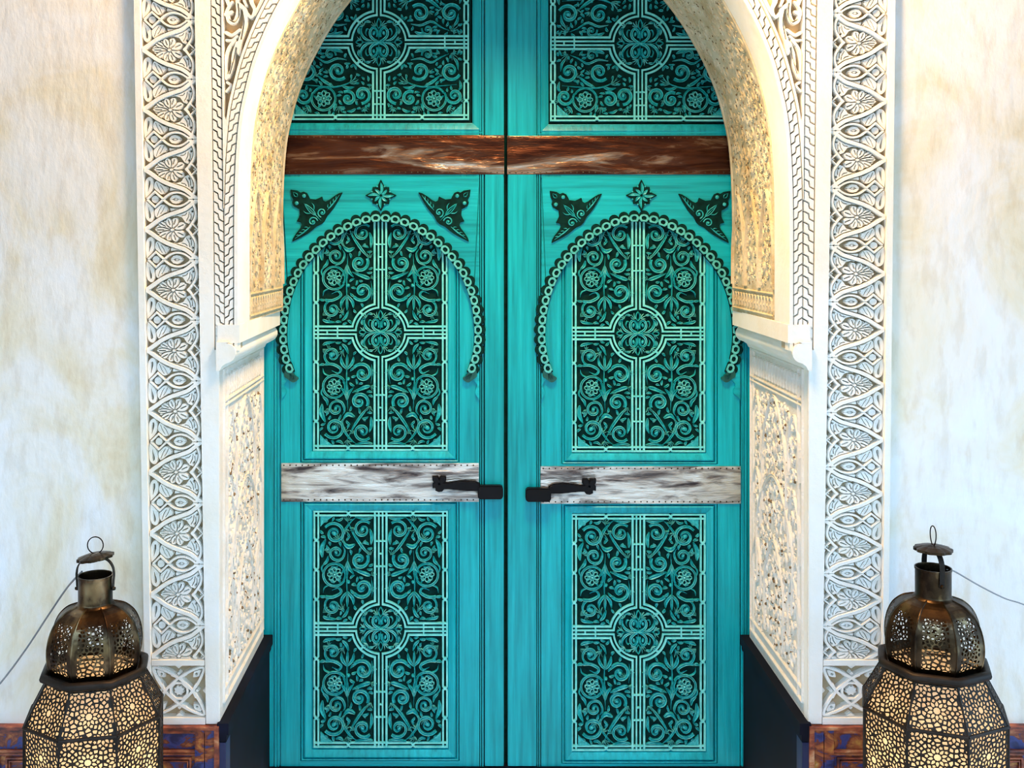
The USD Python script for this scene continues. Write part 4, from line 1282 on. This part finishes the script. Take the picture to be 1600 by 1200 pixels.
def pierced(poly, centre, unit, web, seed):
    """A sheet cut into a rosette tracery: rings of petals round a hub, stars and drops between."""
    r = random.Random(seed)
    cx, cy = centre
    hubs = [(cx, cy)]
    x0, y0, x1, y1 = poly.bounds
    D = unit * 8.2
    for i in range(-3, 4):
        for j in range(-4, 5):
            q = (cx + D * i + (D / 2 if j % 2 else 0), cy + D * 0.866 * j)
            if (i, j) != (0, 0) and x0 - D < q[0] < x1 + D and y0 - D < q[1] < y1 + D:
                hubs.append(q)
    seeds, kinds, where = [], [], []
    for hx, hy in hubs:
        seeds.append((hx, hy)); kinds.append('hub'); where.append(((hx, hy), 0.0))
        for ringn, rad, cnt, off, kd in ((1, 1.9, 10, 0, 'petal'), (2, 2.75, 10, 0.5, 'star'), (3, 3.5, 10, 0.0, 'drop')):
            for t in range(cnt):
                a = 2 * PI * (t + off) / cnt + PI / 2
                seeds.append((hx + unit * rad * math.cos(a), hy + unit * rad * math.sin(a))); kinds.append(kd); where.append(((hx, hy), a))
    pts = np.array(seeds)
    keep = []
    for i, p in enumerate(pts):
        if all(np.hypot(*(p - pts[j])) > unit * 0.85 for j in keep):
            keep.append(i)
    grid_pts = [(x, y) for x in np.arange(x0 - unit, x1 + unit, unit * 0.95) for y in np.arange(y0 - unit, y1 + unit, unit * 0.95)]
    pts2, k2 = [tuple(pts[i]) for i in keep], [kinds[i] for i in keep]
    org = [where[i] for i in keep]
    for g in grid_pts:
        g = (g[0] + r.uniform(-.1, .1) * unit, g[1] + r.uniform(-.1, .1) * unit)
        if min((g[0] - a) ** 2 + (g[1] - b) ** 2 for a, b in pts2) > (unit * 0.98) ** 2:
            pts2.append(g); k2.append('drop'); org.append((g, 0.0))
    P = np.array(pts2)
    far = 50
    vor = Voronoi(np.vstack([P, [(far, 0), (-far, 0), (0, far), (0, -far)]]))
    holes = []
    inner = poly.buffer(-web * 0.6, join_style=2)
    for i, (p, kd) in enumerate(zip(P, k2)):
        reg = vor.regions[vor.point_region[i]]
        if -1 in reg or not reg:
            continue
        c = Polygon(vor.vertices[reg]).intersection(inner)
        if c.is_empty:
            continue
        c0 = c.buffer(-web / 2, join_style=1)
        rel, ang = org[i]
        if kd == 'hub':
            c = Polygon([(p[0] + unit * q * math.cos(PI * k / 10), p[1] + unit * q * math.sin(PI * k / 10)) for k in range(20) for q in ((0.98 if k % 2 else 0.86),)]).intersection(inner)
        elif kd == 'petal':
            t = np.linspace(0, 1, 9)
            wv = unit * 0.42 * np.sin(PI * t ** 0.7) ** 0.8
            ln = unit * (1.18 + 1.45 * t)
            g = Polygon(np.vstack([np.stack([ln, wv], 1), np.stack([ln, -wv], 1)[::-1][1:-1]])).buffer(0)
            c = affinity.translate(affinity.rotate(g, math.degrees(ang), origin=(0, 0)), *rel).intersection(inner)
        elif kd == 'star' and not c0.is_empty:
            rad = math.sqrt(c0.area / PI)
            st = Polygon([(p[0] + rad * q * math.cos(ang + PI + PI * k / 5), p[1] + rad * q * math.sin(ang + PI + PI * k / 5)) for k, q in ((k, 1.4 if k % 2 == 0 else 0.75) for k in range(10))])
            c = c0.buffer(web * 0.15).intersection(st)
        else:
            c = c0.buffer(-unit * 0.16).buffer(unit * 0.16, quad_segs=2)
        if not c.is_empty:
            holes.append(c.simplify(unit * 0.03))
    return poly.difference(unary_union(holes))


def lantern_parts(t, handle_turn, loop_r, lid_tilt):
    """Octagonal floor lantern at the origin: pierced body and shoulder over a lit parchment lining, pierced dome, collar, lid on a bail, wire loop."""
    Rb, zb0, zb1 = 0.190, 0.14, 0.668
    Rs, zs = 0.128, 0.782
    ap = math.cos(PI / 8)
    A = lambda i: PI / 4 * i
    corner = lambda i, R, z: np.array([R * math.cos(A(i)), R * math.sin(A(i)), z])

    def face_map(i, Rlo, zlo, Rhi, zhi):
        """x across the face, y up the slope, z outwards."""
        c0, c1 = corner(i, Rlo, zlo), corner(i + 1, Rlo, zlo)
        d0, d1 = corner(i, Rhi, zhi), corner(i + 1, Rhi, zhi)
        ex = (c1 - c0) / np.linalg.norm(c1 - c0)
        ml, mh = (c0 + c1) / 2, (d0 + d1) / 2
        L = np.linalg.norm(mh - ml)
        ey = (mh - ml) / L
        ez = np.cross(ex, ey)
        return (lambda a: ml + a[:, :1] * ex + a[:, 1:2] * ey + a[:, 2:] * ez), np.linalg.norm(c1 - c0), np.linalg.norm(d1 - d0), L

    _, wb, wt, Lb = face_map(0, Rb, zb0, Rb, zb1)
    body2 = pierced(box(-wb / 2, 0, wb / 2, Lb), (0, Lb - 0.062), 0.0094, 0.0040, 3)
    _, w0, w1, Ls = face_map(0, Rb, zb1, Rs, zs)
    sk2 = pierced(Polygon([(-w0 / 2, 0), (w0 / 2, 0), (w1 / 2, Ls), (-w1 / 2, Ls)]), (0, Ls * 0.42), 0.0090, 0.0038, 4)
    mbody, mskirt = MB().poly(body2, 0.0008, -0.0008), MB().poly(sk2, 0.0008, -0.0008)
    for i in range(8):
        v, f = mbody.arrays()
        part(t, 'body_panel', (face_map(i, Rb, zb0, Rb, zb1)[0](v), f), 'bronze_dark')
    for i in range(8):
        v, f = mskirt.arrays()
        part(t, 'shoulder_panel', (face_map(i, Rb, zb1, Rs, zs)[0](v), f), 'bronze_dark')
    lin = MB().lathe([(Rb - 0.006, zb0 + 0.01), (Rb - 0.006, zb1 - 0.002), (Rs - 0.006, zs)], 8)
    part(t, 'lining', lin, 'parchment', 'warm lit parchment lining behind the tracery')
    for i in range(8):
        a, b, c = corner(i, Rb, zb0), corner(i, Rb, zb1), corner(i, Rs, zs)
        m = MB().tube([a, (a + b) / 2, b], 0.0032, 6).tube([b, (b + c) / 2, c], 0.0028, 6)
        n_ = corner(i + 1, Rb, zb1)
        m.tube([b, (b + n_) / 2, n_], 0.0048, 6)
        n0 = corner(i + 1, Rb, zb0)
        m.tube([a, (a + n0) / 2, n0], 0.006, 6)
        part(t, 'corner_frame', m, 'bronze_dark')
    foot = MB().lathe([(0.0, 0.13), (Rb + 0.004, 0.13), (Rb + 0.004, 0.142), (0, 0.142)], 8)
    foot.lathe([(0, 0.0), (0.15, 0.0), (0.155, 0.02), (0.12, 0.05), (0.14, 0.10), (0.175, 0.13)], 8)
    part(t, 'foot', foot, 'bronze')
    # rolled collar round the foot of the dome
    oc = []
    for i in range(8):
        oc += [corner(i, 0.139, zs + 0.006) * (1 - q) + corner(i + 1, 0.139, zs + 0.006) * q for q in (0.0, 0.25, 0.5, 0.75)]
    oc = [p * (1, 1, 1) for p in oc]
    m = MB().tube(oc, 0.0115, 10, closed=True)
    m.lathe([(Rs - 0.004, zs - 0.016), (Rs + 0.002, zs - 0.014), (Rs + 0.002, zs + 0.004), (0.118, zs + 0.010)], 8)
    part(t, 'rolled_rim', m, 'bronze_dark', smooth=50)
    # dome: eight pierced gores
    prof = [(0.118, zs + 0.008), (0.127, 0.815), (0.1305, 0.845), (0.129, 0.872), (0.122, 0.902), (0.108, 0.930), (0.085, 0.952), (0.062, 0.962), (0.048, 0.966)]
    pr = smooth_line(prof, 28)
    sl = np.concatenate([[0], np.cumsum(np.linalg.norm(np.diff(pr, axis=0), axis=1))])
    tot = sl[-1]
    hw = lambda s: np.interp(s, sl, pr[:, 0]) * math.sin(PI / 8)
    edge = np.linspace(0, tot, 24)
    gore = Polygon(np.vstack([np.stack([-hw(edge), edge], 1), np.stack([hw(edge), edge], 1)[::-1]]))
    win = Polygon([(-hw(s) * 0.78, s) for s in np.linspace(tot * .07, tot * .72, 12)] + [(hw(s) * 0.78, s) for s in np.linspace(tot * .72, tot * .07, 12)])
    lat = pierced(win, (0, tot * 0.36), 0.0092, 0.0043, 8)
    sheet = gore.difference(win.buffer(-0.0005)).union(lat)
    strips = [sheet.intersection(box(-1, a, 1, b)) for a, b in zip(np.linspace(0, tot, 19)[:-1], np.linspace(0, tot, 19)[1:])]
    gm = MB()
    for st in strips:
        for p in polys(st):
            try:
                v2, f2 = trimesh.creation.triangulate_polygon(p, engine='earcut')
            except Exception:
                continue
            gm.add(np.column_stack([v2, np.zeros(len(v2))]), f2)
    v0, f0 = gm.arrays()
    for i in range(8):
        am = A(i) + PI / 8
        vs = []
        for off in (0.0006, -0.0006):
            rr_ = np.interp(v0[:, 1], sl, pr[:, 0]) * ap + off
            z = np.interp(v0[:, 1], sl, pr[:, 1])
            vs.append(np.stack([rr_ * math.cos(am) - v0[:, 0] * math.sin(am), rr_ * math.sin(am) + v0[:, 0] * math.cos(am), z], 1))
        part(t, 'dome_gore', (np.vstack(vs), np.vstack([f0, f0[:, ::-1] + len(v0)])), 'bronze')
    for i in range(8):
        m = MB().tube([(r_ * math.cos(A(i)), r_ * math.sin(A(i)), z) for r_, z in pr], 0.0026, 6)
        part(t, 'dome_rib', m, 'bronze', 'brassy seam between two dome gores')
    # collar with an open mouth
    m = MB().lathe([(0.062, 0.958), (0.056, 0.962), (0.049, 0.968), (0.046, 0.974), (0.046, 1.038), (0.0475, 1.040), (0.0475, 1.046), (0.0445, 1.046), (0.0435, 1.040), (0.0435, 0.970), (0.0, 0.969)], 40)
    part(t, 'collar', m, 'bronze', 'brassy open neck', smooth=40)
    # bail, lid and loop
    ct, st_ = math.cos(handle_turn), math.sin(handle_turn)
    rot = lambda p: (p[0] * ct - p[1] * st_, p[0] * st_ + p[1] * ct, p[2])
    arc = [(0.049, 0, 1.005), (0.051, 0, 1.03), (0.052, 0, 1.05), (0.048, 0, 1.070), (0.036, 0, 1.086), (0.018, 0, 1.093), (0, 0, 1.094)]
    arc = arc + [(-x, y, z) for x, y, z in arc[::-1][1:]]
    P = smooth_line(arc, 40)
    d_ = np.gradient(P, axis=0)
    d_ /= np.linalg.norm(d_, axis=1, keepdims=True)
    nn = np.stack([d_[:, 2], np.zeros(len(d_)), -d_[:, 0]], 1)
    wv = 0.007
    V = np.concatenate([(P + nn * a + (0, b, 0))[:, None] for a, b in ((-.001, -wv), (.001, -wv), (.001, wv), (-.001, wv))], 1).reshape(-1, 3)
    q = 4
    f = [(i * q + c, i * q + (c + 1) % q, (i + 1) * q + (c + 1) % q, (i + 1) * q + c) for i in range(len(P) - 1) for c in range(q)] + [(0, 3, 2, 1), tuple((len(P) - 1) * q + c for c in (0, 1, 2, 3))]
    V = np.array([rot(p) for p in V])
    bail = part(t, 'bail', MB().add(V, f), 'bronze_dark')
    for s in (-1, 1):
        m = MB()
        m.tube([rot((s * 0.044, 0, 1.008)), rot((s * 0.05, 0, 1.008)), rot((s * 0.056, 0, 1.008))], np.array([0.004, 0.006, 0.004]), 8)
        part(bail, 'rivet', m, 'bronze')
    n_ = 48
    a = np.linspace(0, 2 * PI, n_, endpoint=False)
    m = MB()
    rad = 0.046 * (1 + 0.10 * np.abs(np.cos(5 * a)))
    V = [(0.0, 0.0, 1.098), (0, 0, 1.092)]
    for rr_, z in ((0.25, 1.107), (0.6, 1.104), (1.0, 1.098), (1.0, 1.091)):
        V += [(rr_ * r_ * math.cos(t_), rr_ * r_ * math.sin(t_), z) for r_, t_ in zip(rad, a)]
    V = np.array(V)
    V[:, 2] += np.where(np.arange(len(V)) > 1, 0.0, 0.008)
    V[1, 2] = 1.091
    f = []
    for i in range(n_):
        j = (i + 1) % n_
        f += [(0, 2 + i, 2 + j)]
        for k in range(3):
            b = 2 + k * n_
            f += [(b + i, b + n_ + i, b + n_ + j), (b + i, b + n_ + j, b + j)]
        b = 2 + 3 * n_
        f += [(1, b + j, b + i)]
    tx = lid_tilt
    V[:, 2] += np.array([V[:, 0], V[:, 1]]).T @ np.array([math.tan(tx) * math.cos(-handle_turn * 0), 0])
    part(t, 'lid', (V, np.array(f)), 'bronze', 'scalloped rain lid')
    lp = [(loop_r * (1.1 if lid_tilt else 0.85) * math.sin(q) * (1 - (0.0 if lid_tilt else 0.3) * (1 + math.cos(q)) / 2), 0, 1.105 + loop_r * 1.15 - loop_r * 1.15 * math.cos(q)) for q in np.linspace(0.0, 2 * PI, 30, endpoint=False)]
    part(t, 'hanging_loop', MB().tube([rot(p) for p in lp], 0.0016, 6, closed=True), 'bronze_dark')
    bulb = MB().lathe([(0.0, 0.455), (0.02, 0.46), (0.031, 0.48), (0.028, 0.50), (0.012, 0.525), (0.0, 0.53)], 14)
    part(t, 'bulb', bulb, 'bulb_glow', 'lit lamp bulb', smooth=True)
    m = MB().lathe([(0.0, 0.142), (0.014, 0.142), (0.014, 0.455), (0.0, 0.456)], 10)
    part(t, 'lamp_holder', m, 'bronze_dark')


YL = -1.06
for px, turn, ht, lr, tilt, sc, lab in ((149, -10.5, math.radians(10), 0.020, 0.13, 1.0, 'bronze pierced floor lantern by the left wall, its lid tilted over a spread bail'),
                                        (1458, -88.0, 0.0, 0.023, 0.0, 1.02, 'bronze pierced floor lantern by the right wall, its bail seen end on')):
    t = thing('floor_lantern', lab, 'lantern', 'lit lanterns flanking the doorway', loc=(wx(px, YL), YL, 0), rotz=turn)
    if sc != 1.0:
        UsdGeom.Xformable(t).AddScaleOp().Set(Gf.Vec3f(sc, sc, sc))
    lantern_parts(t, ht, lr, tilt)
    bl = UsdLux.SphereLight.Define(stage, str(t.GetPath()) + '/bulb_light')
    bl.CreateRadiusAttr(0.03)
    bl.CreateIntensityAttr(260.0)
    bl.CreateColorAttr(Gf.Vec3f(1.0, 0.80, 0.42))
    bl.AddTranslateOp().Set(Gf.Vec3d(0, 0, 0.57))

# ------------------------------------------------------------------ added lamp, unseen above the picture
gl = thing('added_lamp', 'added unseen globe lamp under the gallery ceiling, for warm upper light', 'lamp', loc=ADDED_LAMP_POS)
part(gl, 'cap', MB().lathe([(0.06, 0.19), (0.07, 0.20), (0.05, 0.24), (0.0, 0.25)], 16), 'bronze')
part(gl, 'rod', MB().tube([(0, 0, 0.24), (0, 0, 0.25), (0, 0, 0.26)], 0.008, 8), 'bronze')

# ------------------------------------------------------------------ cords
def world_px(px, py, Y):
    return (wx(px, Y), Y, wz(py, Y))


c1 = smooth_line([world_px(128, 893, YL + 0.03), world_px(105, 918, YL + 0.1), world_px(75, 962, YL + 0.18), world_px(40, 1015, YL + 0.24), world_px(0, 1068, YL + 0.275), world_px(-60, 1135, YL + 0.28), world_px(-110, 1300, YL + 0.28)], 40)
part(None, 'power_cord', MB().tube(c1, 0.0028, 6), 'cable_grey', 'thin grey power cord running down left from the left lantern', cat='cord', smooth=True)
c2 = smooth_line([world_px(1480, 890, YL - 0.0), world_px(1492, 893, YL + 0.05), world_px(1530, 915, YL + 0.15), world_px(1570, 935, YL + 0.22), world_px(1605, 947, YL + 0.275), world_px(1680, 985, YL + 0.28), world_px(1760, 1200, YL + 0.28)], 40)
part(None, 'power_cord', MB().tube(c2, 0.0022, 6), 'cable_grey', 'thin grey power cord running right from the right lantern', cat='cord', smooth=True)
